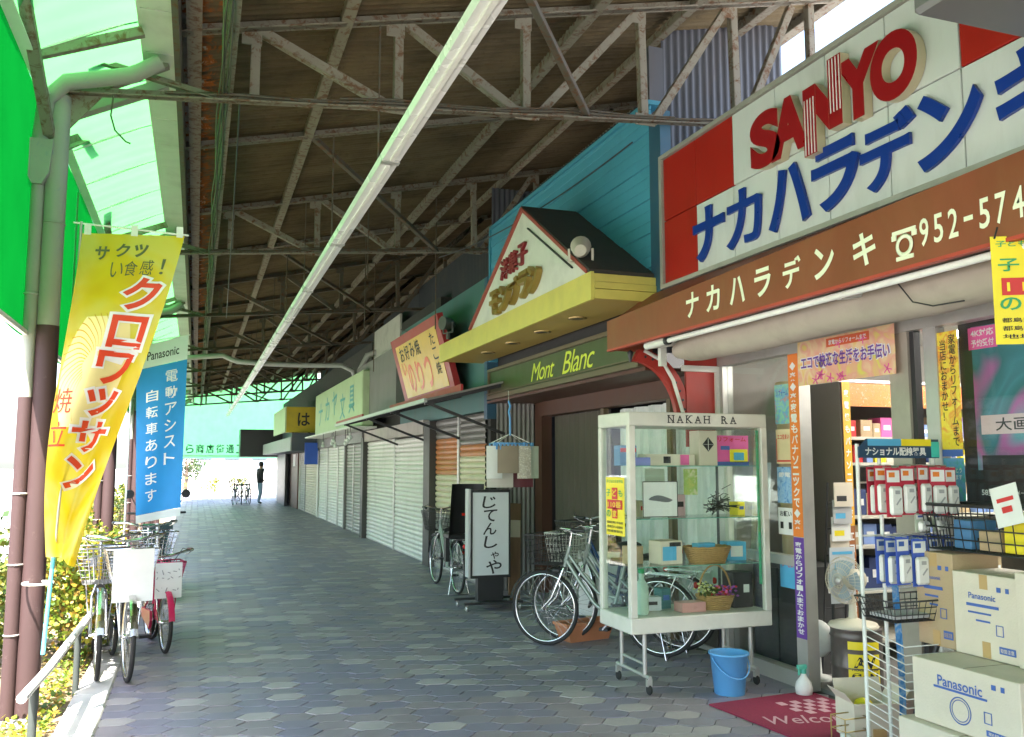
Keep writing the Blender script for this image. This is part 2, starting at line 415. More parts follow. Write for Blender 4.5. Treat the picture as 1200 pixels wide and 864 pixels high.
# ================================================================ ARCADE ROOF
def rz(x): return 4.612+.2255*(x+.2)          # underside of the roof sheets
def bz(x): return 4.075+.087*(x+.9)           # bottom chord
arc = thing('arcade_roof', 'long sloping rusty sheet roof on steel trusses over the shopping pavement', 'arcade roof', (-.95, 6.4, 0))
BAY = 2.43
NB = 20
for b in range(-6, 15):
    y0 = 6.4+b*BAY; m = MB(); n = 32*3
    def fn(u, v, y0=y0):
        yy = y0+(BAY+.05)*u; x = -.24+5.7*v
        return (x, yy, rz(x)+.09+.012*math.sin(yy*2*math.pi/.0762)+(.004 if v > .5 else 0))
    m.grid(fn, 96*2, 6); m.build('roof_sheet', ROOF, arc, True)
topn = [-.2, .27, 1.32, 2.36, 3.4, 4.3, 4.75]
def truss(y0, full=True):
    m = MB()
    for s in (-1, 1): m.angle((-.24, y0+s*.012, rz(-.24)), (5.4, y0+s*.012, rz(5.4)), .075 if s > 0 else .07)
    if full:
        for s in (-1, 1): m.angle((-.9, y0+s*.01, bz(-.9)), (5.2, y0+s*.01, bz(5.2)), .055)
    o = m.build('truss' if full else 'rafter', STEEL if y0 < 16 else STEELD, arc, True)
    if not full: return
    mem = [((.27, 0), (.27, 1)), ((.30, 0), (1.26, 1)), ((1.32, 0), (1.32, 1)), ((1.38, 0), (2.30, 1)), ((2.36, 0), (2.36, 1)), ((3.34, 0), (2.44, 1)),
           ((3.4, 0), (3.42, 1)), ((4.25, 0), (3.5, 1)), ((4.32, 0), (4.34, 1)), ((4.95, 0), (4.4, 1)), ((5.15, 0), (5.15, 1))]
    for (xa, _), (xb, _) in mem:
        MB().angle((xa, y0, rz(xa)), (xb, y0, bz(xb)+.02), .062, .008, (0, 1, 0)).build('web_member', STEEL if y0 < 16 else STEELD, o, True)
    g = MB()
    for xa in topn[1:6]: g.box((xa-.07, y0-.006, rz(xa)-.10), (xa+.07, y0+.006, rz(xa)+.02))
    for xa in (1.3, 2.38, 3.45): g.box((xa-.09, y0-.006, bz(xa)-.02), (xa+.09, y0+.006, bz(xa)+.08))
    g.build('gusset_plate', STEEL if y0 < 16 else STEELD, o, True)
for k in range(-1, 8): truss(6.4+k*4.86)
for k in range(-1, 7): truss(6.4+2.43+k*4.86, False)
for xp, w_ in ((-.17, .10), (.9, .085), (1.95, .05), (2.95, .085), (3.9, .07), (4.75, .09), (5.4, .12)):
    m = MB()
    m.angle((xp, -15, rz(xp)+.01), (xp, 42.5, rz(xp)+.01), w_, .009)
    m.build('purlin', STEEL, arc, True)
# longitudinal lattice girder near the gutter with cables tied along it
m = MB(); m.angle((.085, -.8, 4.28), (.085, 42.5, 4.28), .07); m.build('girder_rail', STEEL, arc, True)
m = MB()
for k in range(5):
    pts = []
    for i in range(142): pts.append((.115-.014*k+.01*math.sin(i*.9+k*2), -.5+i*.3, 4.25-.012*k+.02*math.sin(i*.5+k)-.03*abs(math.sin(i*.65+k))))
    m.tube(pts, .006+.003*(k % 2), 4)
m.build('cable_bundle', M('old_cable', (.09, .10, .06), .7), arc, True)
for k in range(-1, 8):
    y0 = 6.4+k*4.86
    g = MB()
    for q in range(4):
        ya = y0+q*1.2; g.angle((.085, ya, rz(.085)-.02), (.085, ya+1.2, 4.28), .045) if q % 2 == 0 else g.angle((.085, ya, 4.28), (.085, ya+1.2, rz(.085)-.02), .045)
    g.build('lattice_member', STEELD, arc, True)
    # wind bracing rods and conduit along the bottom chord
    g = MB(); g.tube([(-.3+.5*i, y0-.04, bz(-.3+.5*i)+.035+.012*math.sin(i*2.3)) for i in range(10)], .012, 5)
    g.tube([(.9+.4*i, y0-.055, bz(.9+.4*i)+.05+.015*math.sin(i*1.7)) for i in range(8)], .008, 4)
    g.build('conduit', STEELD, arc, True)
# knee braces on the shop side running along the arcade under the roof
for k in range(-1, 7):
    y0 = 6.4+k*4.86
    MB().angle((3.0, y0, bz(3)), (4.3, y0+2.43, rz(4.3)), .05).build('wind_brace', STEEL if k < 2 else STEELD, arc, True)
    MB().angle((2.95, y0+4.86, bz(3)), (1.0, y0+2.43, rz(1.0)), .045).build('wind_brace', STEELD, arc, True)
# hanging rods
for k, (xr, yr, zl) in enumerate(((1.2, 8.83, 3.78), (2.0, 11.26, 4.0), (3.1, 12.0, 3.5), (1.2, 13.69, 3.78), (2.4, 13.69, 3.7), (1.2, 18.55, 3.78), (3.0, 16.1, 3.3), (1.2, 23.4, 3.78))):
    MB().tube([(xr, yr, zl), (xr, yr, rz(xr)+.05)], .009, 6).build('hanger_rod', STEELD, arc, True)
# gutter panels along the street side
GUTM = M('pale_gutter_panel', (.62, .62, .55), .55, dirt=.45, dirtc=(.3, .28, .2))
for k in range(92):
    y0 = -14.8+k*.62
    wpart('gutter_panel', GUTM, arc, ((-.43, y0+.004, 4.40), (-.245, y0+.612, 4.46+.003*(k % 2))))
wpart('gutter_side', STEELD, arc, ((-.245, -15, 4.38), (-.205, 42.4, 4.70)))
wpart('gutter_lip', GUTM, arc, ((-.45, -15, 4.40), (-.43, 42.4, 4.62)))
# columns, drain pipes, brackets, pipes to the gutter
for k in range(-1, 8):
    y0 = 6.4+k*4.86; cx = -.945
    c = MB(); c.lathe([(.068, .95), (.068, 4.05)], (cx, y0, 0), 18); c.torus(.069, .006, (cx, y0, 3.18), 'z', 18, 4)
    co = c.build('column', POLE_G, arc, True)
    c = MB().lathe([(.0705, 0), (.0705, 2.5)], (cx, y0, 0), 18); c.build('painted_foot', POLE_B, co, True)
    c = MB().lathe([(.12, -.1), (.12, .03), (.105, .045), (.075, .05)], (cx-.03, y0-.01, 0), 20); c.build('foot_collar', M('worn_steel', (.38, .36, .36), .5, .6, dirt=.4), co, True)
    px = cx-.10
    c = MB().lathe([(.04, 1.55), (.04, 3.42)], (px, y0-.03, 0), 12); dp = c.build('drain_pipe', POLE_G, arc, True)
    MB().lathe([(.043, .05), (.043, 2.03)], (px+.0, y0-.03, 0), 12).build('painted_foot', POLE_B, dp, True)
    c = MB().prism([(px-.085, y0-.10, 3.72), (px+.085, y0-.10, 3.72), (px+.07, y0-.10, 3.5), (px+.03, y0-.10, 3.42), (px-.03, y0-.10, 3.42), (px-.07, y0-.10, 3.5)], (0, .14, 0)); c.build('rain_hopper', POLE_G, arc, True)
    c = MB()
    for zz in (.55, .98, 1.42, 2.7): c.torus(.0445, .006, (px, y0-.03, zz), 'z', 12, 4); c.bar((px, y0-.03, zz), (cx, y0, zz), .02, .012)
    c.build('pipe_clip', ALU, arc, True)
    MB().tube([(-.33, y0-.12, 4.34), (-.5, y0-.12, 4.22), (-.9, y0-.1, 4.12), (-1.02, y0-.06, 4.0), (px, y0-.03, 3.72)], .055, 12).build('drain_pipe', POLE_G, arc, True)
    MB().bar((-1.0, y0+.05, 4.02), (-.3, y0+.05, 4.42), .07, .09).build('roof_arm', STEEL, arc, True)
    MB().bar((-.98, y0+.3, 4.02), (-.3, y0+.3, 4.36), .10, .07).build('roof_arm', POLE_G, arc, True)
    MB().angle((-.80, y0, 4.33), (.06, y0, bz(.06)), .05).build('knee_brace', STEEL, arc, True)
    MB().prism([(cx, y0-.006, 4.10), (cx+.30, y0-.006, 4.15), (cx+.05, y0-.006, 3.82)], (0, .012, 0)).build('gusset_plate', STEEL, arc, True)
    MB().angle((cx-.02, y0, 3.72), (cx-.02, y0-1.6, 4.34), .06, .01).build('eave_brace', STEEL, arc, True)
    MB().angle((cx-.02, y0+.1, 3.72), (cx-.02, y0+1.6, 4.34), .06, .01).build('eave_brace', STEEL, arc, True)
    MB().bar((-1.05, y0-.5, 4.1), (-.42, y0-.5, 4.36), .05, .06).build('roof_arm', STEEL, arc, True)
m = MB().angle((-1.06, -15, 4.02), (-1.06, 42.4, 4.02), .07); m.build('eave_rail', WHITE, arc, True)
m = MB().bar((-1.06, -15, 2.44), (-1.06, 42.4, 2.44), .025, .03); m.build('eave_rail', WHITE, arc, True)
# dangling wire at the first column
MB().tube([(-.62, 6.36, 4.1), (-.63, 6.36, 3.95), (-.6, 6.36, 3.85), (-.53, 6.36, 3.78), (-.5, 6.36, 3.77)], .006, 5).build('loose_wire', INKG if False else M('old_cable', (.09, .1, .06)), arc, True)
WFILM = film('seam_light_film', (.42, .62, .45), .85)
# green translucent panels: roof strip and street side
for k in range(62):
    y0 = -14.36+k*.92
    def fr_(u, v, y0=y0):
        x = -1.095+.68*v; return (x, y0+.92*u, 4.085+.345*v+.02*math.sin(v*3.14)+.004*math.sin(u*25))
    MB().grid(fr_, 24, 4).build('canopy_panel', GREEN_R, arc, True)
    MB().bar((-1.075, y0, 4.10), (-.42, y0, 4.445), .02, .012).build('canopy_batten', WHITE, arc, True)
for k in range(31):
    y0 = -15.14+k*1.82
    def fs_(u, v, y0=y0):
        return (-1.085+.012*math.sin(u*6.28), y0+1.82*u, 2.43+1.66*v)
    MB().grid(fs_, 16, 2).build('side_panel', GREEN_V, arc, True); wpart('seam_light_strip', WFILM, arc, ((-1.078, y0-.03, 2.45), (-1.072, y0+.03, 4.0)))  # pale strip over each closed seam stands in for light through a gap
# far end sheet
MB().grid(lambda u, v: (-1.05+6.3*u, 42.3+.006*math.sin(u*90), 1.88+4.0*v), 90, 2).build('end_panel', film('green_end_film', (.22, .75, .30), .85), arc, True)
for i, ch in enumerate('ら商店街通工'):
    txt(arc, ch, (-.30+i*.43, 42.27, 2.32), FY, .34, .40, M('dark_green_letter', (.0, .16, .04), .5), bold=.02, name='letter')
for zz in (1.85, 2.0): MB().bar((-1.05, 42.25, zz), (5.2, 42.25, zz), .03, .04).build('end_rail', STEEL, arc, True)

# ---- light trunking
tr = thing('light_trunking', 'long straight white metal lighting trunking hung under the roof', 'light trunking', (1.2, 10, 3.7))
TRW = M('glossy_white_trunking', (.80, .80, .79), .28, .1, var=.05, scale=1.5)
for k in range(17):
    y0 = -1.4+k*2.45
    m = MB(); m.prism([(1.14, y0+.004, 3.70), (1.26, y0+.004, 3.70), (1.275, y0+.004, 3.74), (1.235, y0+.004, 3.80), (1.165, y0+.004, 3.80), (1.125, y0+.004, 3.74)], (0, 2.442, 0))
    o = m.build('trunking_length', TRW, tr, True)
    wpart('joint_clip', ALU, o, ((1.135, y0-.03, 3.692), (1.265, y0+.03, 3.70)))
    wpart('tube_rail', WHITE, o, ((1.185, y0+.06, 3.685), (1.215, y0+2.38, 3.70)))
for k in range(16):
    y0 = 1.54+k*2.43
    MB().tube([(1.2, y0, 3.80), (1.2, y0, rz(1.2)+.05)], .007, 5).build('hanger', STEELD, tr, True)
# ---- conduit pipe crossing from gutter to a sign
pp = MB().tube([(-.35, 20, 3.86), (.45, 20, 3.95), (.56, 20, 3.9), (.75, 20, 3.83), (1.4, 20, 3.80), (2.2, 20, 3.80), (3.0, 20, 3.83), (3.25, 20, 3.72), (3.32, 20, 3.55)], .055, 10)
tag(pp.build('drain_pipe', M('grey_plastic_pipe', (.36, .36, .34), .5)), 'grey plastic pipe crossing under the roof from the gutter', 'pipe')
MB()
pq = MB().tube([(3.42, 19.9, 3.3), (3.42, 19.9, 3.75), (3.55, 19.8, 4.05), (3.8, 19.7, 4.15), (4.3, 19.7, 4.15)], .07, 10)
tag(pq.build('exhaust_pipe', M('grey_plastic_pipe', (.36, .36, .34), .5)), 'thick grey elbow pipe rising behind the pale green sign', 'pipe')
# ================================================================ SHOP ROW (right side)
def shutter(parent, y0, y1, z0, z1, X, mat, pitch=.078, face='x', boxh=0):
    m = MB(); n = max(2, int((z1-z0)/pitch)); vs = []; prof = []
    for i in range(n):
        z = z0+(z1-z0)*i/n; h = (z1-z0)/n
        prof += [(0, z), (-.016, z+h*.16), (-.022, z+h*.5), (-.015, z+h*.8), (.004, z+h*.92)]
    prof.append((0, z1))
    for d, z in prof: vs += [(X+d, y0, z), (X+d, y1, z)] if face == 'x' else [(y0, X+d, z), (y1, X+d, z)]
    m.add(vs, [(2*i, 2*i+1, 2*i+3, 2*i+2) for i in range(len(prof)-1)])
    return m.build('shutter', mat, parent, True)
def corr(parent, mat, p, q, z0, z1, amp=.012, pitch=.076, name='corrugated_wall'):
    """vertical corrugated iron between plan points p and q"""
    p = V((p[0], p[1], 0)); q = V((q[0], q[1], 0)); d = q-p; L = d.length; d.normalize(); nrm = V((d.y, -d.x, 0)); n = int(L/pitch*6)
    return MB().grid(lambda u, v: tuple(p+d*(L*u)+nrm*(amp*math.sin(u*L/pitch*2*math.pi))+V((0, 0, z0+(z1-z0)*v))), n, 1).build(name, mat, parent, True)

# ---------------- electronics shop (nearest)
nbw = thing('unseen_neighbour_shop', 'unseen cream shop wall added behind the camera to cut light', 'shop', (4.4, -8, 0))  # unseen building added behind the camera to reduce the light from there
wpart('front_wall', OFFW, nbw, ((4.2, -15, 0), (4.4, -2.2, 4.2)))
wpart('upper_wall', CORRD, nbw, ((4.45, -15, 4.0), (4.5, -2.2, 5.9)))
es = thing('electronics_shop', 'electrical goods shop with aluminium glass front and open doorway', 'shop', (4.2, 4, 0))
INT = M('shop_inner_wall', (.36, .34, .31), .8, dirt=.3)
wpart('floor_slab', M('shop_floor_tile', (.22, .21, .20), .5, dirt=.3), es, ((4.26, -2, -.1), (9, 6.66, .018)))
wpart('back_wall', INT, es, ((8.9, -2, 0), (9, 6.6, 2.8))); wpart('side_wall', INT, es, ((4.3, 6.56, 0), (9, 6.68, 2.8)), ((4.3, -2.1, 0), (9, -2, 2.8)))
wpart('ceiling', M('shop_ceiling', (.7, .7, .66), .8), es, ((4.3, -2, 2.72), (9, 6.6, 2.8)))
wpart('upper_wall', INT, es, ((4.22, -2, 2.5), (4.32, 6.56, 3.95)))
wpart('flat_roof', CONC, es, ((4.0, -2, 3.95), (9, 6.6, 4.05)))
wpart('header_rail', ALU, es, ((4.15, -2, 2.43), (4.25, 6.5, 2.52)))
wpart('door_post', ALU, es, ((4.15, 6.42, 0), (4.25, 6.52, 2.43)))
wpart('door_post', ALU, es, ((4.15, 5.42, 0), (4.25, 5.54, 2.43)))
wpart('door_post', ALUB, es, ((4.16, 4.36, .018), (4.24, 4.52, 2.43)))
wpart('door_post', ALU, es, ((4.17, 4.14, .018), (4.24, 4.24, 2.43)))
wpart('door_edge', BLACK, es, ((4.18, 4.325, .018), (4.23, 4.36, 2.43)))
wpart('sill_rail', ALU, es, ((4.15, 5.54, 0.0), (4.25, 6.42, .11)), ((4.15, -2, 0.018), (4.25, 4.14, .13)))
wpart('middle_rail', ALU, es, ((4.16, 5.54, .86), (4.24, 6.42, .93)))
wpart('window_glass', GLASS, es, ((4.195, 5.54, .11), (4.203, 6.42, 2.43)))
wpart('window_glass', GLASS, es, ((4.195, 2.2, .13), (4.203, 4.14, 2.43)))
wpart('window_post', ALU, es, ((4.15, 2.1, .018), (4.25, 2.2, 2.43)))
wpart('window_glass', GLASS, es, ((4.195, -2, .13), (4.203, 2.1, 2.43)))
for k in range(3):
    t = thing('ceiling_light', 'lit fluorescent batten on the ceiling of the electrical shop', 'ceiling light', (5.6+1.1*k, 4.4, 2.6), 0, 'lit ceiling battens in the shop')
    wpart('housing', WHITE, t, ((5.52+1.1*k, 3.2, 2.64), (5.68+1.1*k, 5.6, 2.715)))
    wpart('tube', emis('lit_tube', (1, .97, .9), 9.0), t, ((5.56+1.1*k, 3.25, 2.60), (5.64+1.1*k, 5.55, 2.638)))

# sign board: grid of panels with raised letters
SX = 3.58
sg = thing('shop_sign', 'large red and white panel sign board with raised red and blue letters', 'shop sign', (3.62, 4, 3.08))
SRED = M('red_sign_panel', (.38, .016, .010), .34, dirt=.45, dirtc=(.20, .012, .008), stretch=(1, 1, .35)); SWH = M('white_sign_panel', (.60, .63, .61), .36, var=.06, dirt=.5, dirtc=(.38, .38, .35), stretch=(1, 1, .3), dscale=3)
z0, z1, z2 = 3.075, 3.602, 4.13
for c in range(14):
    ya = 6.345-c*.507
    for r_, (za, zb) in enumerate(((z0, z1), (z1, z2))):
        red = c == 0 or (r_ == 1 and (c == 1 or c in (6, 7)))
        wpart('sign_panel', SRED if red else SWH, sg, ((SX, ya-.502, za+.004), (SX+.04, ya-.003, zb-.004)), bev=.004)
wpart('backing', STEELD, sg, ((SX+.035, -.6, z0), (SX+.10, 6.34, z2)))
FRM = M('sign_frame', (.42, .41, .36), .5, .3, dirt=.4)
wpart('frame', FRM, sg, ((SX-.02, -.6, z2+.002), (SX+.12, 6.39, z2+.035)), ((SX-.02, -.6, z0-.035), (SX+.12, 6.39, z0-.002)), ((SX-.02, 6.347, z0-.001), (SX+.12, 6.39, z2+.001)))
LRED = M('red_raised_letter', (.29, .006, .010), .3); LSIDE = M('gold_letter_side', (.52, .45, .30), .4); LBLU = M('blue_raised_letter', (.006, .035, .25), .3)
def raised(parent, ch, yc, zc, w_, h_, X, mat, bold=.03, depth=.03, side=None):
    o = txt(parent, ch, (X, yc, zc), FX, w_, h_, mat, bold=bold, depth=depth, lift=depth+.004, name='letter')
    if side:
        me = o.data; me.materials.append(side)
        for p in me.polygons:
            if abs(p.normal.z) < .7: p.material_index = 1
    return o
for ch, ya, w_ in (('S', 4.86, .31), ('A', 4.605, .36), ('Y', 3.965, .34), ('O', 3.69, .33)):
    raised(sg, ch, ya, 3.775, w_+.02, .385, SX, LRED, .06, .03, LSIDE)
# the striped N, taller than its neighbours
n0 = 4.275
Np = [(-.17, -.27), (-.05, -.27), (-.05, .05), (.08, -.16), (.08, -.16)]
def N_poly(pts, mat, name):
    m = MB(); m.prism([(SX-.004, n0-u, 3.765+v) for u, v in pts], (-.064, 0, 0)); m.m = 0
    o = m.build(name, [mat, LSIDE], sg, True); me = o.data
    for p in me.polygons:
        if abs(p.normal.x) < .7: p.material_index = 1
    return o
N_poly([(-.175, -.26), (-.055, -.26), (-.055, .175), (-.175, .175)], LRED, 'letter')
N_poly([(-.054, -.02), (.06, -.165), (.06, .03), (-.054, .175)], LRED, 'letter')
N_poly([(.061, -.165), (.18, -.165), (.18, .27), (.061, .27)], LRED, 'letter')
m = MB()
for q in range(4):
    u = -.162+q*.028; m.box((SX-.071, n0-u, 3.765-.255), (SX-.0685, n0-u-.007, 3.765+.10))
    u = .078+q*.028; m.box((SX-.071, n0-u, 3.765-.07), (SX-.0685, n0-u-.007, 3.765+.262))
m.build('letter_stripe', WHITE, sg, True)
for ch, ya in zip('ナカハラデンキ', (5.70, 5.245, 4.74, 4.29, 3.86, 3.43, 2.93)):
    raised(sg, ch, ya-.05, 3.335, .42, .41, SX, LBLU, .032 if ch != 'カ' else .018, .011)
for ch, ya in zip('電気', (2.4, 1.9)): pass

# brown fascia
fb = thing('fascia_board', 'rusty brown metal fascia with cream lettering and phone number', 'fascia', (3.4, 4, 2.5))
FBM = M('brown_fascia_paint', (.215, .050, .020), .45, var=.25, scale=3, dirt=.55, dirtc=(.27, .11, .045), dscale=1.4, stretch=(1, 1, .5))
m = MB(); m.prism([(3.19, 6.64, 2.545), (3.19, -.5, 2.56), (3.19, -.5, 2.99), (3.19, 6.64, 2.79)], (.03, 0, 0)); m.build('fascia_face', FBM, fb, True)
m = MB(); m.prism([(3.221, 6.64, 2.545), (3.221, 6.64, 2.785), (3.60, 6.64, 3.03), (3.60, 6.64, 2.545)], (0, -.02, 0)); m.build('fascia_end', FBM, fb, True)
m = MB(); m.add([(3.221, 6.62, 2.785), (3.221, -.5, 2.985), (3.57, -.5, 3.03), (3.57, 6.62, 3.03)], [(0, 1, 2, 3)]); m.build('fascia_top', FBM, fb, True)
wpart('fascia_edge', M('red_edge_paint', (.42, .05, .03), .5), fb, ((3.186, -.5, 2.535), (3.225, 6.642, 2.552)))
wpart('soffit', M('soffit_board', (.30, .26, .21), .7, dirt=.4), fb, ((3.226, -.5, 2.60), (4.2, 6.5, 2.62)))
for ch, ya in zip('ナカハラデンキ', (5.28, 5.02, 4.74, 4.47, 4.19, 3.91, 3.60)):
    txt(fb, ch, (3.19, ya, 2.70), FX, .165, .175, CREAM, bold=.025, name='letter')
# telephone mark
m = MB(); tc = (3.187, 3.325, 2.675)
m.torus(.045, .012, (3.185, 3.325, 2.655), 'x', 20, 5, .2)
m.build('phone_mark', CREAM, fb, True)
wpart('phone_mark', CREAM, fb, ((3.184, 3.25, 2.715), (3.189, 3.40, 2.735)), ((3.184, 3.245, 2.69), (3.189, 3.275, 2.716)), ((3.184, 3.375, 2.69), (3.189, 3.405, 2.716)), ((3.184, 3.27, 2.585), (3.189, 3.38, 2.605)))
for ch, ya in zip('952-5748', (3.20, 3.115, 3.03, 2.945, 2.86, 2.775, 2.69, 2.605)):
    txt(fb, ch, (3.19, ya, 2.688), FX, .055 if ch != '-' else .05, .135 if ch != '-' else .022, CREAM, bold=.012, name='letter')

# rolled awning
aw = thing('rolled_awning', 'beige canvas awning rolled up under the brown fascia', 'awning', (3.45, 4, 2.4))
AWM = M('beige_awning_canvas', (.40, .35, .285), .85, var=.12, dirt=.3)
m = MB(); N_ = 40
pts = [(3.52+.004*math.sin(i*1.3), 6.05-i*.16, 2.485+.006*math.sin(i*.7)) for i in range(N_)]
m.tube(pts, [.06, .10]+[.118]*(N_-2), 20); m.build('canvas_roll', AWM, aw, True)
m = MB().tube([(3.26, 5.75, 2.515), (3.26, -.4, 2.515)], .019, 12); m.build('front_bar', WHITE, aw, True)
m = MB().tube([(3.26, 6.08, 2.515), (3.26, 5.75, 2.515)], .03, 12); m.build('bar_end', OFFW, aw, True)
MB().tube([(3.26, 5.775, 2.515), (3.26, 5.74, 2.515)], .033, 12).build('bar_ring', BLACK, aw, True)
for ya in (6.1, 3.9): MB().bar((3.27, ya, 2.51), (3.55, ya, 2.55), .04, .03).build('awning_arm', OFFW, aw, True)
MB().bar((3.46, 6.2, 2.6), (3.46, 6.2, 2.38), .05, .05).build('arm_box', OFFW, aw, True)
m = MB().tube([(3.38, 3.6, 2.55), (3.39, 3.5, 2.42), (3.40, 3.38, 2.38), (3.41, 3.2, 2.375)], .004, 5); m.build('cord', BLACK, aw, True)

# red curved bracket under the fascia end
br = thing('sign_bracket', 'red riveted curved steel bracket under the end of the brown fascia', 'bracket', (3.8, 6.55, 2.1))
BRM = M('red_bracket_paint', (.38, .028, .018), .45, dirt=.3)
top = []; bot = []
for i in range(11):
    t = i/10; a = t*math.pi/2
    top.append((3.42+.50*math.sin(a)*.92, 6.56, 2.02+.53*math.cos(a)+.0)); bot.append((3.36+.44*math.sin(a)*.92, 6.56, 1.95+.50*math.cos(a)))
m = MB(); m.prism(top+bot[::-1], (0, -.05, 0)); m.build('curved_web', BRM, br, True)
wpart('back_plate', BRM, br, ((3.85, 6.50, 1.75), (4.2, 6.53, 2.52)))
for i in range(1, 10):
    a = i/10*math.pi/2; m = MB().lathe([(.012, -.01), (.008, -.016)], (3.40+.47*math.sin(a)*.92, 6.505, 2.0+.515*math.cos(a)-.02), 8, 'y'); m.build('rivet', BLACKM, br, True)
wpart('bracket_rail', OFFW, br, ((3.8, 6.47, 2.38), (4.16, 6.50, 2.43)), ((4.12, 6.47, 1.75), (4.16, 6.50, 2.38)))
MB().tube([(3.46, 6.5, 2.54), (3.62, 6.49, 2.46), (3.72, 6.49, 2.3), (3.80, 6.49, 2.05), (3.86, 6.49, 1.9)], .016, 8).build('white_conduit', OFFW, br, True)
MB().lathe([(.0, 0), (.03, -.02), (.02, -.05), (.008, -.10)], (3.33, 6.5, 2.54), 10).build('hook', BLACKM, br, True)

# ---------------- patisserie
mb = thing('patisserie', 'closed patisserie with turquoise plank upper wall and dim recessed front', 'shop', (4, 8.8, 0))
TURQ = M('turquoise_plank_paint', (.07, .33, .45), .5, var=.15, scale=2, dirt=.3, dirtc=(.05, .2, .25))
zt = 2.98; k = 0
while zt < 4.7:
    h = .1; wpart('plank', TURQ, mb, ((3.60+.004*(k % 3), 6.62, zt+.003), (3.63, 11.02, min(zt+h, 4.72)-.002)), bev=.003); zt += h; k += 1
BLUED = M('dark_blue_trim', (.03, .10, .16), .5, dirt=.3)
wpart('corner_post', BLUED, mb, ((3.6, 6.42, 2.83), (3.7, 6.615, 4.6))); wpart('top_trim', TURQ, mb, ((3.585, 6.6, 4.722), (3.72, 11.05, 4.76)))
wpart('left_trim', TURQ, mb, ((3.585, 11.021, 2.95), (3.70, 11.07, 4.72)))
corr(mb, CORR, (3.95, 7.0), (5.3, 7.0), 2.6, rz(4.4)+.25); wpart('wall_post', CORR, mb, ((3.80, 6.96, 3.2), (3.945, 7.1, 5.45)))
corr(mb, CORRD, (3.95, 7.1), (3.95, 11.1), 4.6, 5.1)
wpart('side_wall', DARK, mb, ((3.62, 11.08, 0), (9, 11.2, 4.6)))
wpart('party_wall', CORRD, mb, ((4.3, 6.7, 0), (9, 6.8, 3.9)))
YC = M('yellow_cream_canopy', (.46, .33, .09), .5, dirt=.35, dirtc=(.36, .28, .1)); YF = M('pale_yellow_canopy_front', (.62, .54, .12), .5, dirt=.2)
cp = wpart('canopy', YC, mb, ((3.03, 6.56, 2.962), (3.599, 11.36, 3.14)))
wpart('canopy_front', YF, mb, ((3.0, 6.54, 2.95), (3.029, 11.38, 3.185)))
wpart('canopy_end', YF, mb, ((3.03, 6.535, 2.962), (3.60, 6.559, 3.04)), ((3.03, 6.53, 3.045), (3.60, 6.559, 3.10)), ((3.03, 6.54, 3.105), (3.60, 6.559, 3.17)))
wpart('canopy_top', YC, mb, ((3.03, 6.56, 3.141), (3.60, 11.36, 3.17)))
for i, ya in enumerate((7.5, 8.4, 9.3, 10.2)):
    o = MB().lathe([(.085, 2.962), (.085, 2.948), (.062, 2.948), (.055, 2.958)], (3.3, ya, 0), 24).build('downlight', M('brass_ring', (.45, .33, .14), .3, .6), mb, True)
    MB().lathe([(.001, 2.953), (.056, 2.953)], (3.3, ya, 0), 20, cap=False).build('lamp_glass', BLACK, o, True)
GABW = M('pale_gable_board', (.66, .68, .58), .5, dirt=.25); GROOF = M('dark_gable_roof', (.05, .045, .038), .75, bump=.4)
gy0, gy1, ga, gz = 6.62, 10.0, 8.2, 4.15
g = MB().prism([(3.02, gy0, 3.186), (3.02, ga, gz), (3.02, gy1, 3.186)], (.02, 0, 0)).build('gable_board', GABW, mb, True)
RT = M('red_brown_trim', (.33, .07, .05), .5)
MB().bar((3.005, gy0, 3.20), (3.005, ga, gz+.02), .035, .03, (1, 0, 0)).build('gable_trim', RT, g, True); MB().bar((3.005, gy1, 3.20), (3.005, ga, gz+.02), .035, .03, (1, 0, 0)).build('gable_trim', RT, g, True)
MB().bar((3.012, 6.95, 3.30), (3.012, 8.05, 3.93), .012, .018, (1, 0, 0)).build('gable_groove', BLACK, g, True)
for (yb, nm) in ((gy0-.05, 1), (gy1+.05, 1)):
    m = MB(); m.prism([(3.0, yb, 3.175), (3.62, yb, 3.175), (3.62, ga, gz+.015), (3.0, ga, gz+.015)], (0, 0, .035)); m.build('gable_roof', GROOF, mb, True)
DRED = M('dark_red_letter', (.25, .03, .035), .4); GOLD = M('dull_gold_letter', (.36, .24, .06), .35, .4)
for ch, ya, za in zip('洋菓子', (8.72, 8.45, 8.18), (3.66, 3.68, 3.70)): raised(mb, ch, ya, za, .25, .22, 3.02, DRED, .02, .015)
for ch, ya, za in zip('モンブラン', (8.98, 8.66, 8.36, 8.07, 7.80), (3.34, 3.35, 3.36, 3.37, 3.38)): raised(mb, ch, ya, za, .28, .27, 3.02, GOLD, .03, .03)
gs = thing('fascia_sign', 'dark olive green wooden fascia sign with yellow script lettering', 'shop sign', (3.55, 8.9, 2.44))
OLV = M('olive_sign_board', (.055, .06, .018), .45, dirt=.3, dirtc=(.12, .09, .04)); OLF = M('brown_sign_frame', (.12, .085, .045), .5, dirt=.3)
wpart('board', OLV, gs, ((3.53, 6.72, 2.48), (3.56, 10.83, 2.78)))
wpart('frame', OLF, gs, ((3.50, 6.7, 2.43), (3.58, 10.87, 2.479)), ((3.505, 6.7, 2.781), (3.58, 10.87, 2.82)), ((3.505, 10.831, 2.479), (3.58, 10.87, 2.78)))
MB().bar((3.495, 6.7, 2.50), (3.495, 10.87, 2.50), .012, .012).build('frame_bead', OLF, gs, True)
SCR = M('yellow_green_script', (.62, .66, .05), .4)
txt(gs, 'Mont', (3.53, 8.98, 2.63), FX, .70, .20, SCR, bold=.0, shear=.38, space=.9)
txt(gs, 'Blanc', (3.53, 8.02, 2.64), FX, .80, .225, SCR, bold=.0, shear=.38, space=.9)
